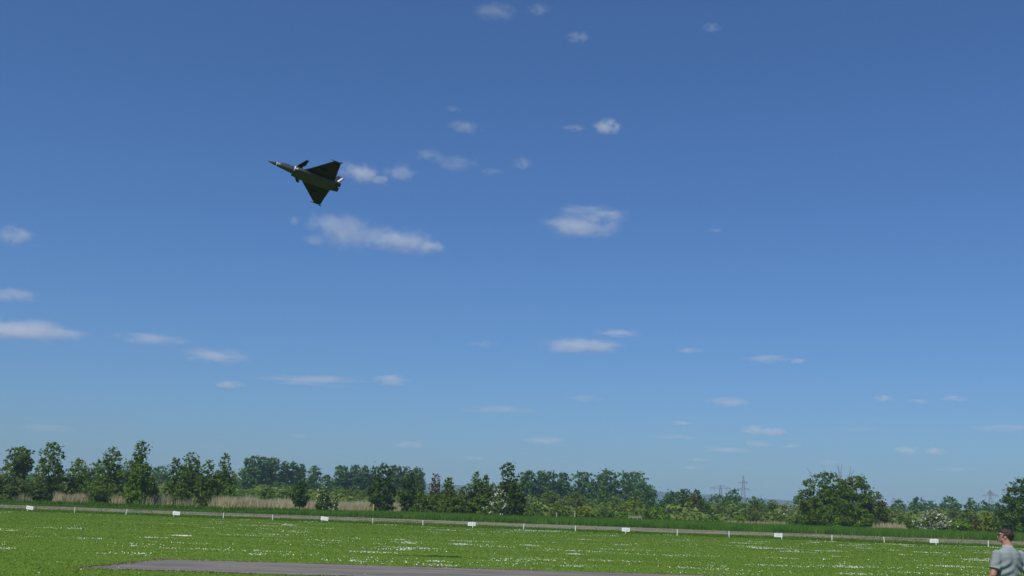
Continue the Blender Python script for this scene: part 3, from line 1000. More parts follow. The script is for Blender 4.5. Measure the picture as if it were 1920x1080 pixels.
# ------------------------------------------------------------------ the jet
def jet():
    k = 0.1805
    D = 36.0
    aim = ray(573, 328)
    base = Vector((0, 0, EYE)) + aim * D
    # orientation measured against the line of sight: columns are the jet's nose, left wing and top in view axes
    RV = Matrix(((-0.92468536, 0.35568151, 0.13582213), (0.36066971, 0.70405019, 0.61174398), (0.12196043, 0.61465763, -0.77930845)))
    fwd = CAM_R @ Vector((0, 0, -1))
    q = fwd.rotation_difference(aim).to_matrix()
    M3 = q @ CAM_R @ Matrix.Rotation(R(.8), 3, 'Z') @ RV
    mid = Vector((-6.6, 0, 0)) * k
    root = empty('fighter_jet')
    root.matrix_world = Matrix.Translation(base - M3 @ mid) @ M3.to_4x4()
    tag(root, 'dark grey delta wing fighter jet with small front wings, banking nose up in the sky', 'jet')

    def S(pts): return [tuple(Vector(p) * k) for p in pts]

    t = NT('jet_grey')
    tc = t.n('ShaderNodeTexCoord')
    f = t.noise(2.2, 5, .6, tc.outputs['Object'])
    t.l(t.ramp(f, [(.3, (.030, .031, .038)), (.7, (.048, .050, .060))]), t.b.inputs['Base Color'])
    t.b.inputs['Roughness'].default_value = .40
    t.b.inputs['Specular IOR Level'].default_value = .55
    GREY = t.m
    DARK = plain('jet_wing_grey', (.012, .012, .016), .6, var=.2, scale=4)
    METAL = plain('nozzle_metal', (.05, .05, .05), .4, .7)
    WHITE = plain('jet_white', (.80, .80, .78), .45, var=.03)
    RED = plain('jet_red', (.20, .028, .025), .45, var=.05)
    BLUE = plain('jet_blue', (.02, .028, .06), .45, var=.05)
    OLIVE = plain('canopy_tint', (.05, .062, .03), .12, var=.4, scale=10)

    def prt(name, V, F, mat, parent=root, smooth=False):
        return link(name, mesh_py(name, S(V), F), mat, parent, smooth)

    def ring(x, ry, rz, zc, n=20, p=2.0, yc=0.0):
        out = []
        for i in range(n):
            a = 2 * math.pi * i / n
            c, s = math.cos(a), math.sin(a)
            out.append((x, yc + ry * math.copysign(abs(c) ** (2 / p), c), zc + rz * math.copysign(abs(s) ** (2 / p), s)))
        return out
    secs = [(-1.45, .34, .34, 0, 2), (-2.2, .44, .46, .03, 2), (-3.0, .52, .56, .05, 2), (-3.8, .60, .64, .04, 2.1), (-4.6, .68, .68, .02, 2.2),
            (-5.8, .82, .70, 0, 2.4), (-7.2, .98, .68, 0, 2.6), (-9.0, 1.12, .62, 0, 2.8), (-10.6, 1.15, .55, 0, 3), (-11.6, 1.12, .50, 0, 3), (-12.1, 1.02, .44, 0, 3)]
    prt('fuselage', *loft([ring(a, b, c, d, 24, e) for a, b, c, d, e in secs]), GREY, smooth=True)
    prt('nose_cone', *loft([ring(a, r, r, z, 20) for a, r, z in ((.25, .015, -.06), (.0, .06, -.05), (-.45, .17, -.03), (-.95, .26, -.01), (-1.32, .325, 0))]), GREY, smooth=True)
    prt('nose_ring', *loft([ring(a, r, r, 0, 20) for a, r in ((-1.32, .335), (-1.45, .352))]), WHITE, smooth=True)
    prt('nose_stripe', *loft([ring(a, r, r, 0, 20) for a, r in ((-1.45, .354), (-1.50, .362))]), RED, smooth=True)
    # canopy with frame
    cp = [(-1.9, .10, .08, .46), (-2.2, .24, .22, .52), (-2.7, .31, .34, .56), (-3.3, .33, .36, .60), (-3.9, .28, .28, .62), (-4.4, .14, .14, .62)]
    c = prt('canopy', *loft([ring(a, b, cc, z, 14) for a, b, cc, z in cp]), OLIVE, smooth=True)
    prt('canopy_frame', *loft([ring(a, b, cc, z, 14) for a, b, cc, z in ((-2.55, .318, .335, .552), (-2.64, .326, .345, .56))]), GREY, c, True)
    # spine
    prt('spine', *loft([ring(a, b, cc, z, 12) for a, b, cc, z in ((-4.0, .12, .12, .62), (-4.8, .28, .26, .58), (-7, .26, .24, .58), (-9.5, .2, .2, .52), (-12.1, .12, .16, .42))]), GREY, smooth=True)
    for s in (1, -1):
        V, F = loft([ring(a, b, cc, z, 16, 3.0, s * y) for a, b, cc, z, y in
                     ((-4.45, .30, .40, -.20, .62), (-5.2, .36, .44, -.22, .68), (-6.6, .42, .44, -.22, .72), (-8.6, .46, .38, -.22, .72), (-11.2, .44, .34, -.16, .62), (-12.0, .42, .36, -.08, .58))])
        i = prt('intake', V, F, GREY, smooth=True)
        V, F = loft([ring(a, b, cc, -.20, 16, 3.0, s * .62) for a, b, cc in ((-4.36, .31, .42), (-4.50, .335, .44))])
        prt('intake_lip', V, F, WHITE if s > 0 else GREY, i)  # both lips are white; the right one is coloured grey for its shade
        V, F = loft([ring(-4.34, .25, .35, -.2, 12, 3, s * .62), ring(-4.352, .25, .35, -.2, 12, 3, s * .62)])
        prt('intake_mouth', V, F, METAL, i)
        # wing
        def slab(poly, z, th):
            V = [(a, b, z + th[j] / 2) for j, (a, b) in enumerate(poly)] + [(a, b, z - th[j] / 2) for j, (a, b) in enumerate(poly)]
            n = len(poly)
            F = [tuple(range(n)), tuple(range(2 * n - 1, n - 1, -1))] + [(j, n + j, n + (j + 1) % n, (j + 1) % n) for j in range(n)]
            if s < 0: F = [q[::-1] for q in F]
            return V, F
        poly = [(-5.5, .75), (-6.5, 1.45), (-9.95, 5.05 * 1.0), (-10.95, 5.05), (-11.05, 1.0), (-11.05, .6)]
        poly = [(a, s * b) for a, b in poly]
        w = prt('wing', *slab(poly, -.05, [.16, .16, .05, .05, .14, .16]), DARK)
        el = [(-10.90, 4.95), (-11.16, 4.95), (-11.30, 3.08), (-10.95, 3.08)]
        prt('elevon', *slab([(a, s * b) for a, b in el], -.05, [.03, .02, .02, .05]), DARK, w)
        el = [(-10.95, 3.04), (-11.32, 3.04), (-11.50, 1.15), (-10.98, 1.15)]
        prt('elevon', *slab([(a, s * b) for a, b in el], -.05, [.05, .02, .02, .09]), DARK, w)
        prt('roundel', *tube([(-9.9, s * 4.55, -.135 + .03), (-9.9, s * 4.55, -.15 + .03)], [.11, .11], 14), RED, w)
        rl = prt('wingtip_rail', *tube([(-9.25, s * 5.1, -.05), (-9.5, s * 5.1, -.05), (-11.2, s * 5.1, -.05), (-11.38, s * 5.1, -.05)], [.015, .055, .065, .03], 8), DARK)
        prt('rail_fin', *slab([(-10.8, s * 5.1), (-11.1, s * 5.32), (-11.3, s * 5.32), (-11.3, s * 5.1)], -.05, [.03] * 4), DARK, rl)
        # canard
        poly = [(-4.75, 1.0 * s), (-5.75, 2.62 * s), (-6.22, 2.66 * s), (-5.98, 1.35 * s), (-5.7, 1.2 * s), (-5.65, .7 * s), (-4.75, .7 * s)]
        ztilt = lambda V: [(a, b, zz + (abs(b) - .7) * .10) for a, b, zz in V]
        V, F = slab(poly, .42, [.10, .03, .03, .06, .08, .10, .10])
        prt('front_wing', ztilt(V), F, DARK)
        # engine nozzle
        nz = prt('nozzle', *loft([ring(a, r, r, -.02, 18, 2, s * .55) for a, r in ((-11.95, .47), (-12.15, .46), (-12.2, .42), (-12.75, .36))]), METAL, smooth=False)
        prt('nozzle_throat', *loft([ring(a, r, r, -.02, 14, 2, s * .55) for a, r in ((-12.752, .29), (-12.765, .28))]), BLUE, nz)
        # under wing pylon
        prt('pylon', *box((-8.9, s * 2.6, -.22), (1.3, .08, .22)), DARK, w)
    prt('tail_keel', *box((-12.1, 0, -.1), (.5, .2, .35)), DARK)
    # fin with tricolour rudder

    def fin_slab(poly, th):
        V = [(a, th / 2, b) for a, b in poly] + [(a, -th / 2, b) for a, b in poly]
        n = len(poly)
        F = [tuple(range(n))[::-1], tuple(range(n, 2 * n))] + [(j, (j + 1) % n, n + (j + 1) % n, n + j) for j in range(n)]
        return V, F
    H0, H1 = (-11.55, .75), (-12.72, 2.75)
    fin = prt('tail_fin', *fin_slab([(-9.4, .55), (-10.2, .95), (-12.40, 2.86), H1, H0, (-11.6, .5)], .13), GREY)
    B0, B1 = H0, H1
    E0, E1 = (-12.35, .75), (-13.42, 2.80)
    lp = lambda a, b, q: (a[0] + (b[0] - a[0]) * q, a[1] + (b[1] - a[1]) * q)
    for q0, q1, m, nm in ((0, .28, BLUE, 'blue_stripe'), (.28, .66, WHITE, 'white_stripe'), (.66, 1, RED, 'red_stripe')):
        prt(nm, *fin_slab([lp(B0, E0, q0), lp(B1, E1, q0), lp(B1, E1, q1), lp(B0, E0, q1)], .10 - .03 * q0), m, fin)
    prt('fin_pod', *box((-12.6, 0, 2.86), (.9, .12, .12)), DARK, fin)
    return root


jet()


# ------------------------------------------------------------------ the man watching
def person():
    Y = 16.4
    X = at_depth(1890, 1040, Y).x
    root = empty('person', (X, Y, 0), R(12))
    tag(root, 'man in a grey-green polo shirt and sunglasses seen from behind, looking up to the left', 'person')
    t = NT('skin')
    tc = t.n('ShaderNodeTexCoord')
    t.l(t.ramp(t.noise(14, 4, .6, tc.outputs['Object']), [(.3, (.36, .165, .125)), (.7, (.46, .235, .18))]), t.b.inputs['Base Color'])
    t.b.inputs['Roughness'].default_value = .5
    t.b.inputs['Subsurface Weight'].default_value = .08
    t.b.inputs['Subsurface Radius'].default_value = (.01, .004, .002)
    SKIN = t.m
    t = NT('polo_cotton')
    tc = t.n('ShaderNodeTexCoord')
    t.l(t.ramp(t.noise(9, 5, .6, tc.outputs['Object']), [(.3, (.198, .228, .240)), (.7, (.236, .268, .280))]), t.b.inputs['Base Color'])
    t.b.inputs['Roughness'].default_value = .9
    t.b.inputs['Specular IOR Level'].default_value = .15
    fold = t.noise(3.2, 3, .5, t.mapping(tc.outputs['Object'], (2.2, 1, .55), (0, R(38), 0)))
    t.bump(fold, .9, .05)
    SHIRT = t.m
    t = NT('hair_brown')
    tc = t.n('ShaderNodeTexCoord')
    t.l(t.ramp(t.noise(60, 3, .7, t.mapping(tc.outputs['Object'], (1, 1, .35))), [(.35, (.010, .006, .005)), (.7, (.062, .040, .030))]), t.b.inputs['Base Color'])
    t.b.inputs['Roughness'].default_value = .6
    t.bump(t.noise(90, 3, .7, tc.outputs['Object']), .8, .01)
    HAIR = t.m
    DENIM = plain('denim', (.045, .065, .11), .9)
    SHOE = plain('shoe_leather', (.05, .04, .035), .6)
    BLACK = plain('black_plastic', (.012, .012, .013), .25)
    RIB = plain('polo_collar', (.24, .27, .285), .9, scale=20)

    # body: faces local +Y (away from the camera)
    def rg(c, rx, ry, n=20, yaw=0.0):
        return [(c[0] + rx * math.cos(2 * math.pi * i / n), c[1] + ry * math.sin(2 * math.pi * i / n), c[2]) for i in range(n)]
    torso = [(.93, .165, .115, 0), (1.00, .160, .112, 0), (1.08, .158, .110, 0), (1.18, .170, .118, 0), (1.28, .185, .122, -.005), (1.36, .190, .115, -.01), (1.42, .165, .095, -.015), (1.47, .10, .075, -.012), (1.50, .066, .064, -.005), (1.56, .058, .060, .010)]
    hd = Matrix.Rotation(R(52), 3, 'Z') @ Matrix.Rotation(R(10), 3, 'X')
    hc = Vector((-.010, .026, 1.640))
    HS = .91

    def hp(p): return tuple(hc + hd @ (Vector(p) * HS))

    def he(c, r, rx=0): return ellipsoid(hp(c), tuple(q * HS for q in r), hd @ Matrix.Rotation(R(rx), 3, 'X'), 20, 14)
    neck = tube([(0, -.012, 1.45), (-.002, .0, 1.52), (-.008, .015, 1.60)], [.066, .058, .060], 18)
    parts = [loft([rg((0, y, z), a, b) for z, a, b, y in torso]), neck,
             he((0, -.012, .025), (.074, .094, .088)), he((0, .030, -.045), (.060, .062, .062)), he((0, .055, -.080), (.036, .034, .026)),
             he((0, .072, .022), (.052, .022, .024)), he((0, .094, -.020), (.013, .020, .026), 22), he((0, .105, -.036), (.016, .014, .011)),
             he((0, .086, -.058), (.024, .012, .012)), he((.045, .055, -.022), (.020, .022, .024)), he((-.045, .055, -.022), (.020, .022, .024))]
    for s in (1, -1):
        parts.append(he((s * .078, -.004, -.012), (.010, .021, .034), -14))
        parts.append(he((s * .074, -.002, -.030), (.010, .014, .014)))
        # arms slightly away from the body, forearms a little forward
        sh = Vector((s * .185, -.01, 1.405)); el = Vector((s * .268, -.035, 1.115)); wr = Vector((s * .285, .115, .895))
        parts.append(tube([sh, sh.lerp(el, .35), sh.lerp(el, .7), el, el.lerp(wr, .3), el.lerp(wr, .7), wr], [.058, .054, .048, .043, .045, .035, .027], 14))
        dirh = (wr - el).normalized()
        side = Vector((1, 0, 0)); side = (side - dirh * side.dot(dirh)).normalized()
        nrm = dirh.cross(side)
        palm = wr + dirh * .05
        parts.append(ellipsoid(palm, (.022, .042, .055), Matrix((nrm, side, dirh)).transposed(), 14, 10))
        for fi, (off, L) in enumerate(((-.030, .070), (-.010, .080), (.010, .075), (.029, .060))):
            a = palm + dirh * .035 + side * off
            b = a + dirh * L * .5 - nrm * .006
            c = b + (dirh * .75 - Vector((0, 0, .3)) - nrm * .4).normalized() * L * .5
            parts.append(tube([a, b, c], [.0095, .009, .0075], 8))
        a = palm - dirh * .02 - side * s * .036
        parts.append(tube([a, a - side * s * .022 + dirh * .03, a - side * s * .026 + dirh * .058], [.012, .011, .008], 8))
        # legs
        parts.append(tube([(s * .088, 0, .95), (s * .095, .005, .70), (s * .10, .012, .50), (s * .10, -.005, .30), (s * .10, -.01, .08)], [.092, .080, .058, .055, .038], 14))
        parts.append(ellipsoid((s * .105, .055, .05), (.042, .115, .042)))
    remesh('body', parts, .0075, 3, SKIN, root)

    # polo shirt: torso and sleeves fused, open-looking at neck by ending below it
    st = [(.90, .192, .140, 0), (.98, .186, .136, 0), (1.08, .180, .130, -.002), (1.18, .190, .134, -.004), (1.28, .202, .136, -.008), (1.36, .205, .130, -.012), (1.42, .180, .112, -.016), (1.462, .122, .090, -.014), (1.488, .078, .074, -.010)]
    sp = [loft([rg((0, y, z), a, b, 28) for z, a, b, y in st])]
    for s in (1, -1):
        sh = Vector((s * .165, -.012, 1.400)); el = Vector((s * .268, -.035, 1.115))
        sp.append(tube([sh, sh.lerp(el, .2), sh.lerp(el, .45), sh.lerp(el, .72)], [.074, .078, .074, .072], 18))
        sp.append(ellipsoid((s * .185, -.012, 1.395), (.062, .072, .060)))
    shirt = remesh('polo_shirt', sp, .0085, 3, SHIRT, root)
    # cloth folds: pulled from the arm pits towards the small of the back
    me = shirt.data
    n = len(me.vertices)
    co = np.zeros(n * 3, np.float32); me.vertices.foreach_get('co', co); co = co.reshape(-1, 3)
    no = np.zeros(n * 3, np.float32); me.vertices.foreach_get('normal', no); no = no.reshape(-1, 3)
    xx, zz = co[:, 0], co[:, 2]
    wv = np.zeros(n)
    for s in (1, -1):
        u = (s * xx) * .75 + (1.33 - zz) * .66
        w_ = (s * xx) * .66 - (1.33 - zz) * .75
        wv += .011 * np.sin(w_ * 62 + 1.3 * np.sin(u * 14) + s) * np.clip(1 - abs(w_ + .02) * 3.2, 0, 1) * np.clip((s * xx + .03) * 9, 0, 1) * np.clip((1.36 - zz) * 8, 0, 1)
    wv += .006 * np.sin(zz * 55 + xx * 9) * np.clip((1.06 - zz) * 9, 0, 1)
    lowered = np.clip((zz - 1.43) * 14, 0, 1)
    wv *= (1 - lowered)
    co += no * wv[:, None]
    me.vertices.foreach_set('co', co.ravel()); me.update()
    # collar, cuffs
    V, F = loft([rg((0, -.008, 1.468), .088, .080, 24), rg((-.001, -.004, 1.492), .080, .077, 24), rg((-.002, .0, 1.520), .068, .070, 24), rg((-.002, .0, 1.516), .064, .066, 24)], False)
    link('collar', mesh_py('collar', V, F), RIB, shirt, smooth=True)
    for s in (1, -1):
        sh = Vector((s * .165, -.012, 1.400)); el = Vector((s * .268, -.035, 1.115))
        V, F = tube([sh.lerp(el, .675), sh.lerp(el, .735)], [.0755, .0745], 20)
        link('cuff', mesh_py('cuff', V, F), RIB, shirt, smooth=True)
    # trousers and shoes
    lp = [loft([rg((0, 0, z), a, b, 20) for z, a, b in ((.80, .178, .125), (.90, .182, .130), (.99, .170, .122))])]
    for s in (1, -1):
        lp.append(tube([(s * .085, 0, .92), (s * .098, .005, .70), (s * .104, .012, .50), (s * .105, -.002, .28), (s * .105, -.008, .05)], [.108, .095, .075, .070, .066], 16))
    remesh('trousers', lp, .012, 2, DENIM, root)
    for s in (1, -1):
        V, F = ellipsoid((s * .107, .06, .052), (.052, .145, .055))
        V = [(a, b, max(c, .001)) for a, b, c in V]
        link('shoe', mesh_py('shoe', V, F), SHOE, root, smooth=True)
    # hair: short cut shell, hairline from forehead over the ear to the nape
    V, F = [], []
    seg, rin = 48, 26
    rgn = np.random.default_rng(3)

    def hr(th, a):
        r = (.082, .103, .097)
        p = Vector((r[0] * math.sin(th) * math.cos(a), r[1] * math.sin(th) * math.sin(a), r[2] * math.cos(th)))
        w = 1 + .018 * math.sin(a * 9 + th * 6) + .014 * math.sin(a * 17 - th * 11) + rgn.normal(0, .026)
        return Vector((0, -.014, .027)) + p * w
    grid = [[hr(math.pi * (i + .02) / rin, 2 * math.pi * j / seg) for j in range(seg)] for i in range(rin + 1)]
    for row in grid: V += [hp(p) for p in row]
    for i in range(rin):
        for j in range(seg):
            p = grid[i][j]
            low = -.085 + max(0, (p.y + .02)) * .95
            if p.y > .035: low = max(low, .052)
            if abs(p.x) > .055 and -.03 < p.y < .03: low = max(low, .012)
            if p.z > low: F.append((i * seg + j, i * seg + (j + 1) % seg, (i + 1) * seg + (j + 1) % seg, (i + 1) * seg + j))
    used = sorted({i for q in F for i in q})
    for _ in range(2600):                      # short strands standing out of the cut
        i = used[int(rgn.integers(len(used)))]
        p = grid[i // seg][i % seg] + Vector(rgn.normal(0, .004, 3))
        nn = (p - Vector((0, -.014, .01))).normalized()
        tip = p + (nn * .6 + Vector((0, -.35, -.45)) + Vector(rgn.normal(0, .3, 3))) * float(rgn.uniform(.008, .020))
        sd = nn.cross(Vector(rgn.normal(0, 1, 3))).normalized() * .0022
        b = len(V)
        V += [hp(p - nn * .004 + sd), hp(p - nn * .004 - sd), hp(tip)]
        F.append((b, b + 1, b + 2))
    link('hair', mesh_py('hair', V, F), HAIR, root, smooth=True)
    # sunglasses
    g = empty('sunglasses_tmp'); bpy.data.objects.remove(g, do_unlink=True)
    pr = []
    for s in (1, -1):
        pr.append(ellipsoid(hp((s * .034, .098, .008)), (.027, .007, .020), hd @ Matrix.Rotation(R(s * -12), 3, 'Z'), 14, 8))
        pr.append(tube([hp((s * .064, .088, .014)), hp((s * .080, .045, .012)), hp((s * .084, -.004, .010))], [.005, .0045, .004], 6))
    pr.append(tube([hp((-.008, .104, .012)), hp((.008, .104, .012))], [.004, .004], 6))
    V, F = merge(pr)
    link('sunglasses', mesh_py('sunglasses', V, F), BLACK, root, smooth=True)
    # watch strap on the left wrist side seen in the photo
    el = Vector((-.268, -.035, 1.115)); wr = Vector((-.285, .115, .895))
    V, F = tube([el.lerp(wr, .80), el.lerp(wr, .90)], [.034, .033], 14)
    link('watch', mesh_py('watch', V, F), BLACK, root, smooth=True)


person()


# ------------------------------------------------------------------ birds
def bird(px, py, d, span, label):
    p = at_depth(px, py, d)
    o = empty('bird', p, R(70))
    tag(o, label, 'bird')
    M = M_BIRD
    s = span
    link('body', mesh_py('body', *ellipsoid((0, 0, 0), (.10 * s, .34 * s, .09 * s), None, 10, 8)), M, o, smooth=True)
    for q in (1, -1):
        V = [(q * .05 * s, .12 * s, .03 * s), (q * .28 * s, .10 * s, .14 * s), (q * .5 * s, -.04 * s, .06 * s), (q * .27 * s, -.06 * s, .12 * s), (q * .05 * s, -.10 * s, .03 * s)]
        V += [(a, b, c - .015 * s) for a, b, c in V]
        F = [(0, 1, 2, 3, 4), (9, 8, 7, 6, 5)] + [(j, (j + 1) % 5, 5 + (j + 1) % 5, 5 + j) for j in range(5)]
        link('wing', mesh_py('wing', V, F), M, o)
    V = [(-.04 * s, -.28 * s, 0), (.04 * s, -.28 * s, 0), (.09 * s, -.5 * s, 0), (-.09 * s, -.5 * s, 0)]
    V += [(a, b, -.02 * s) for a, b, _ in V]
    link('tail', mesh_py('tail', V, [(0, 1, 2, 3), (7, 6, 5, 4), (0, 4, 5, 1), (1, 5, 6, 2), (2, 6, 7, 3), (3, 7, 4, 0)]), M, o)


M_BIRD = plain('bird_dark', (.03, .028, .026), .7)
bird(703, 866, 150, .34, 'tiny dark bird flying just above the second poplar row')
bird(1053, 735, 190, .30, 'tiny dark bird high in the sky right of the centre')

# ------------------------------------------------------------------ clouds
def cloud_material():
    m = bpy.data.materials.new('cloud_vapour'); m.use_nodes = True
    t = m.node_tree; t.nodes.clear()
    N = lambda ty: t.nodes.new(ty)
    out = N('ShaderNodeOutputMaterial'); vol = N('ShaderNodeVolumePrincipled')
    vol.inputs['Color'].default_value = (1, 1, 1, 1); vol.inputs['Anisotropy'].default_value = 0.0
    tc = N('ShaderNodeTexCoord'); oi = N('ShaderNodeObjectInfo')
    ln = N('ShaderNodeVectorMath'); ln.operation = 'LENGTH'; t.links.new(tc.outputs['Object'], ln.inputs[0])
    off = N('ShaderNodeMath'); off.operation = 'MULTIPLY'; off.inputs[1].default_value = 57.0; t.links.new(oi.outputs['Random'], off.inputs[0])
    mp = N('ShaderNodeMapping'); mp.inputs['Scale'].default_value = (1.7, 1.7, 1.05); t.links.new(tc.outputs['Object'], mp.inputs['Vector'])
    ad = N('ShaderNodeVectorMath'); ad.operation = 'ADD'; t.links.new(mp.outputs[0], ad.inputs[0]); t.links.new(off.outputs[0], ad.inputs[1])
    nz = N('ShaderNodeTexNoise'); nz.inputs['Scale'].default_value = 1.35; nz.inputs['Detail'].default_value = 4; nz.inputs['Roughness'].default_value = .6
    nz.inputs['Distortion'].default_value = .3
    t.links.new(ad.outputs[0], nz.inputs['Vector'])

    def math_(op, a, b):
        n = N('ShaderNodeMath'); n.operation = op
        for i, v in enumerate((a, b)):
            if hasattr(v, 'links'): t.links.new(v, n.inputs[i])
            else: n.inputs[i].default_value = v
        return n.outputs[0]
    inv = math_('SUBTRACT', 1.0, ln.outputs['Value'])
    nn = math_('MULTIPLY', math_('SUBTRACT', nz.outputs['Fac'], .56), 2.5)
    s = math_('ADD', inv, nn)
    edge = N('ShaderNodeMapRange'); edge.interpolation_type = 'SMOOTHSTEP'; edge.inputs['From Min'].default_value = 0; edge.inputs['From Max'].default_value = .55
    t.links.new(inv, edge.inputs['Value'])
    body = N('ShaderNodeMapRange'); body.interpolation_type = 'SMOOTHSTEP'; body.inputs['From Min'].default_value = .05; body.inputs['From Max'].default_value = .9
    t.links.new(s, body.inputs['Value'])
    d = math_('MULTIPLY', edge.outputs[0], body.outputs[0])
    sep = N('ShaderNodeSeparateColor'); t.links.new(oi.outputs['Color'], sep.inputs[0])
    d = math_('MULTIPLY', d, sep.outputs[0])
    t.links.new(d, vol.inputs['Density'])
    t.links.new(vol.outputs[0], out.inputs['Volume'])
    return m


M_CLOUD = cloud_material()
_cv, _cf = ellipsoid((0, 0, 0), (1, 1, 1), None, 20, 12)
CLOUD_ME = mesh_py('cloud', _cv, _cf)
CLOUD_ME.materials.append(M_CLOUD)
ALT = 900.0


def cloud(label, lobes, group=None):
    c0 = lobes[0]
    base = None
    for i, (cx, cy, w, h, tau) in enumerate(lobes):
        dr = ray(c0[0], c0[1])
        dist = min(ALT / max(math.sin(math.asin(dr.z)), .055), 16000) if base is None else base
        base = dist
        p = Vector((0, 0, EYE)) + ray(cx, cy) * dist
        o = bpy.data.objects.new('cloud' if i == 0 else 'puff', CLOUD_ME)
        COL.objects.link(o)
        rx = w / 2 / F_ * dist * 1.52; rz = h / 2 / F_ * dist * 1.6
        ry = max(rx * .6, rz)
        az = math.atan2(dr.x, dr.y)
        M = Matrix.Translation(p) @ Matrix.Rotation(-az, 4, 'Z') @ Matrix.Diagonal((rx, ry, rz, 1))
        if i == 0:
            o.matrix_world = M; first = o; M0 = M
            tag(o, label, 'cloud', group)
        else:
            o.parent = first
            o.matrix_parent_inverse = M0.inverted()
            o.matrix_basis = M
        o.color = ((.62 if cy < 330 and tau < .6 else .85 if cy < 500 else 1.1) * tau / ry * 1.35, 0, 0, 1)


CG = 'small faint cloud wisps scattered over the sky'
cloud('long wedge-shaped white cloud below the jet, sloping down to the right', [(650, 435, 120, 62, .55), (768, 454, 108, 44, .75), (812, 463, 56, 20, .6), (608, 418, 76, 34, .4), (715, 447, 90, 40, .5)])
cloud('bright lens-shaped cloud right of centre with a thin wisp above it', [(1093, 424, 130, 42, .9), (1102, 395, 115, 16, .5), (1150, 404, 60, 22, .4)])
cloud('white cloud trailing right behind the jet tail', [(682, 327, 74, 34, .75), (655, 318, 50, 28, .5), (710, 337, 40, 16, .5)])
cloud('soft puff at the right end of the cloud behind the jet', [(750, 323, 60, 32, .55)])
cloud('thin streaky cloud above the centre, right of the jet', [(855, 306, 90, 26, .34), (803, 290, 60, 20, .3), (920, 322, 50, 12, .26)])
cloud('small bright puff high right of the centre', [(1139, 238, 48, 28, .8)])
cloud('flat faint puff left of the small bright high puff', [(1076, 240, 48, 12, .35)])
cloud('broad flat white cloud cut by the left edge, above the treetops', [(55, 622, 170, 36, .8), (-30, 612, 130, 40, .6)])
cloud('small white cloud cut by the left edge, upper one', [(30, 443, 66, 32, .6)])
cloud('small white cloud cut by the left edge, middle one', [(18, 553, 90, 24, .5)])
cloud('flat pale cloud right of the broad cloud at the left edge', [(280, 635, 130, 18, .5)])
cloud('flat white cloud one step lower right in the left descending line of clouds', [(405, 667, 124, 24, .65)])
cloud('long thin flat cloud low in the left half', [(588, 713, 180, 16, .65)])
cloud('short cloud at the right end of the long thin flat cloud', [(734, 713, 64, 20, .6)])
cloud('small pale cloud left below the long thin flat cloud', [(431, 721, 60, 14, .45)])
cloud('bright flat cloud below the lens-shaped cloud', [(1086, 648, 146, 28, .85), (1160, 625, 84, 14, .5)])
cloud('small flat orange-tinged cloud right of the bright flat cloud', [(1440, 673, 84, 14, .5), (1495, 677, 32, 10, .35)])
cloud('flat cloud low right of centre above the pylons', [(1368, 754, 84, 18, .5)])
cloud('double puffed small cloud above the pylons', [(1413, 806, 50, 16, .65), (1452, 809, 44, 16, .65)])
cloud('thin bright cloud low in the middle above the third poplar row', [(1023, 826, 80, 12, .6)])
cloud('small bright cloud just above the second poplar row', [(768, 834, 52, 12, .6)])
cloud('pair of small white clouds low at the right, left one', [(1702, 844, 46, 14, .65)])
cloud('pair of small white clouds low at the right, right one', [(1753, 846, 38, 12, .65)])
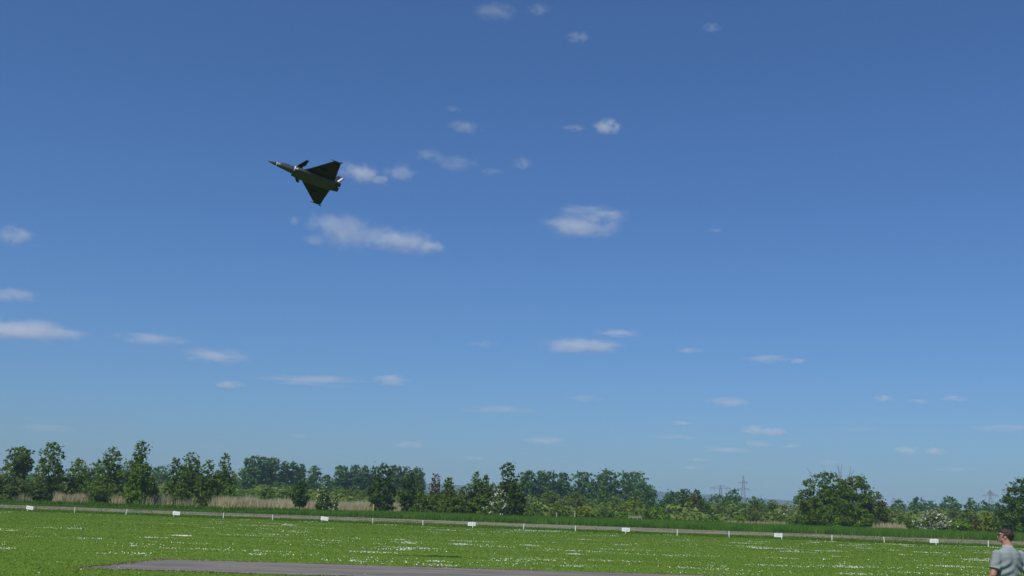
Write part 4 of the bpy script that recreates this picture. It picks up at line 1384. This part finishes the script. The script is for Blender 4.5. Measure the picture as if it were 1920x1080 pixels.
for lab, cx, cy, w, h, tau in [
    ('faint torn wisp at the top edge right of centre line, larger of the top pair', 928, 22, 80, 30, 0.32),
    ('faint little wisp at the top edge, right one of the top pair', 1010, 18, 50, 18, 0.3),
    ('small hazy patch of cloud below the top pair of wisps', 1083, 70, 42, 20, 0.42),
    ('tiny lone faint puff near the top, in the right third of the sky', 1335, 52, 32, 18, 0.3),
    ('soft faint puff left of the small bright high puff', 872, 238, 62, 26, 0.35),
    ('very faint thin streak just above the soft faint puff', 850, 204, 36, 12, 0.22),
    ('small hazy puff between the thin streaky cloud and the lens-shaped cloud', 980, 306, 42, 22, 0.35),
    ('dim smear left of the bright flat cloud below centre', 906, 645, 54, 12, 0.2),
    ('flat dim sliver between the bright flat cloud and the orange-tinged cloud', 1294, 657, 56, 10, 0.35),
    ('long faint streak low in the middle of the sky', 930, 768, 140, 16, 0.32),
    ('faint streak beside the tiny dark bird high in the sky', 1098, 747, 66, 14, 0.25),
    ('small flat puff low at right, first of three in a line', 1655, 747, 34, 12, 0.42),
    ('dim flat puff low at right, middle one of three in a line', 1722, 752, 40, 10, 0.28),
    ('flat puff low at right, last of three in a line', 1788, 747, 48, 12, 0.38),
    ('short bright dash left of the double puffed small cloud', 1276, 793, 42, 8, 0.5),
    ('small flat cloud directly below the double puffed small cloud', 1420, 832, 54, 12, 0.42),
    ('tiny dim dash right below the double puffed small cloud', 1484, 836, 34, 8, 0.38),
    ('flat pale band low above the gap between the pylons and the poplars', 1362, 844, 90, 12, 0.4),
    ('thin pale line below the short bright dash', 1268, 820, 84, 7, 0.35),
    ('small dim dash low over the middle, right above the tallest dark tree', 887, 859, 42, 8, 0.35),
    ('wide faint band cut by the right edge low in the sky', 1880, 803, 120, 14, 0.3),
    ('wide very faint band low in the sky above the leftmost tall trees', 90, 803, 100, 14, 0.22),
    ('thin dash right above the hill gap, lower one', 1295, 877, 44, 6, 0.35),
    ('thin dash right above the hill gap, upper one', 1310, 862, 44, 7, 0.3),
    ('small puff just above the left side of the huge willow', 1555, 867, 34, 9, 0.35),
    ('tiny dim dash above the right end of the first poplar row', 560, 817, 30, 7, 0.3),
    ('tiny faint puff left of the wedge-shaped cloud top', 552, 414, 20, 18, 0.25),
    ('small faint smear below the left tip of the wedge-shaped cloud', 588, 450, 44, 22, 0.25),
    ('tiny faint dash alone in the middle of the right half', 1342, 432, 30, 8, 0.22),
    ('faint low band right above the big white hawthorn', 1790, 880, 90, 9, 0.22),
    ('very faint band between the willow and the three flat puffs', 1610, 804, 90, 10, 0.15),
]:
    cloud(lab, [(cx, cy, w, h, tau)], CG)

# ------------------------------------------------------------------ haze
def haze():
    V, F = box((0, 0, 27.5), (7200, 7200, 57))
    m = bpy.data.materials.new('haze_air'); m.use_nodes = True
    t = m.node_tree; t.nodes.clear()
    out = t.nodes.new('ShaderNodeOutputMaterial'); v = t.nodes.new('ShaderNodeVolumePrincipled')
    v.inputs['Color'].default_value = (.55, .73, 1.0, 1)
    v.inputs['Density'].default_value = .00023
    v.inputs['Anisotropy'].default_value = 0.0
    t.links.new(v.outputs[0], out.inputs['Volume'])
    tag(link('haze', mesh_py('haze', V, F), m), kind='stuff')


haze()
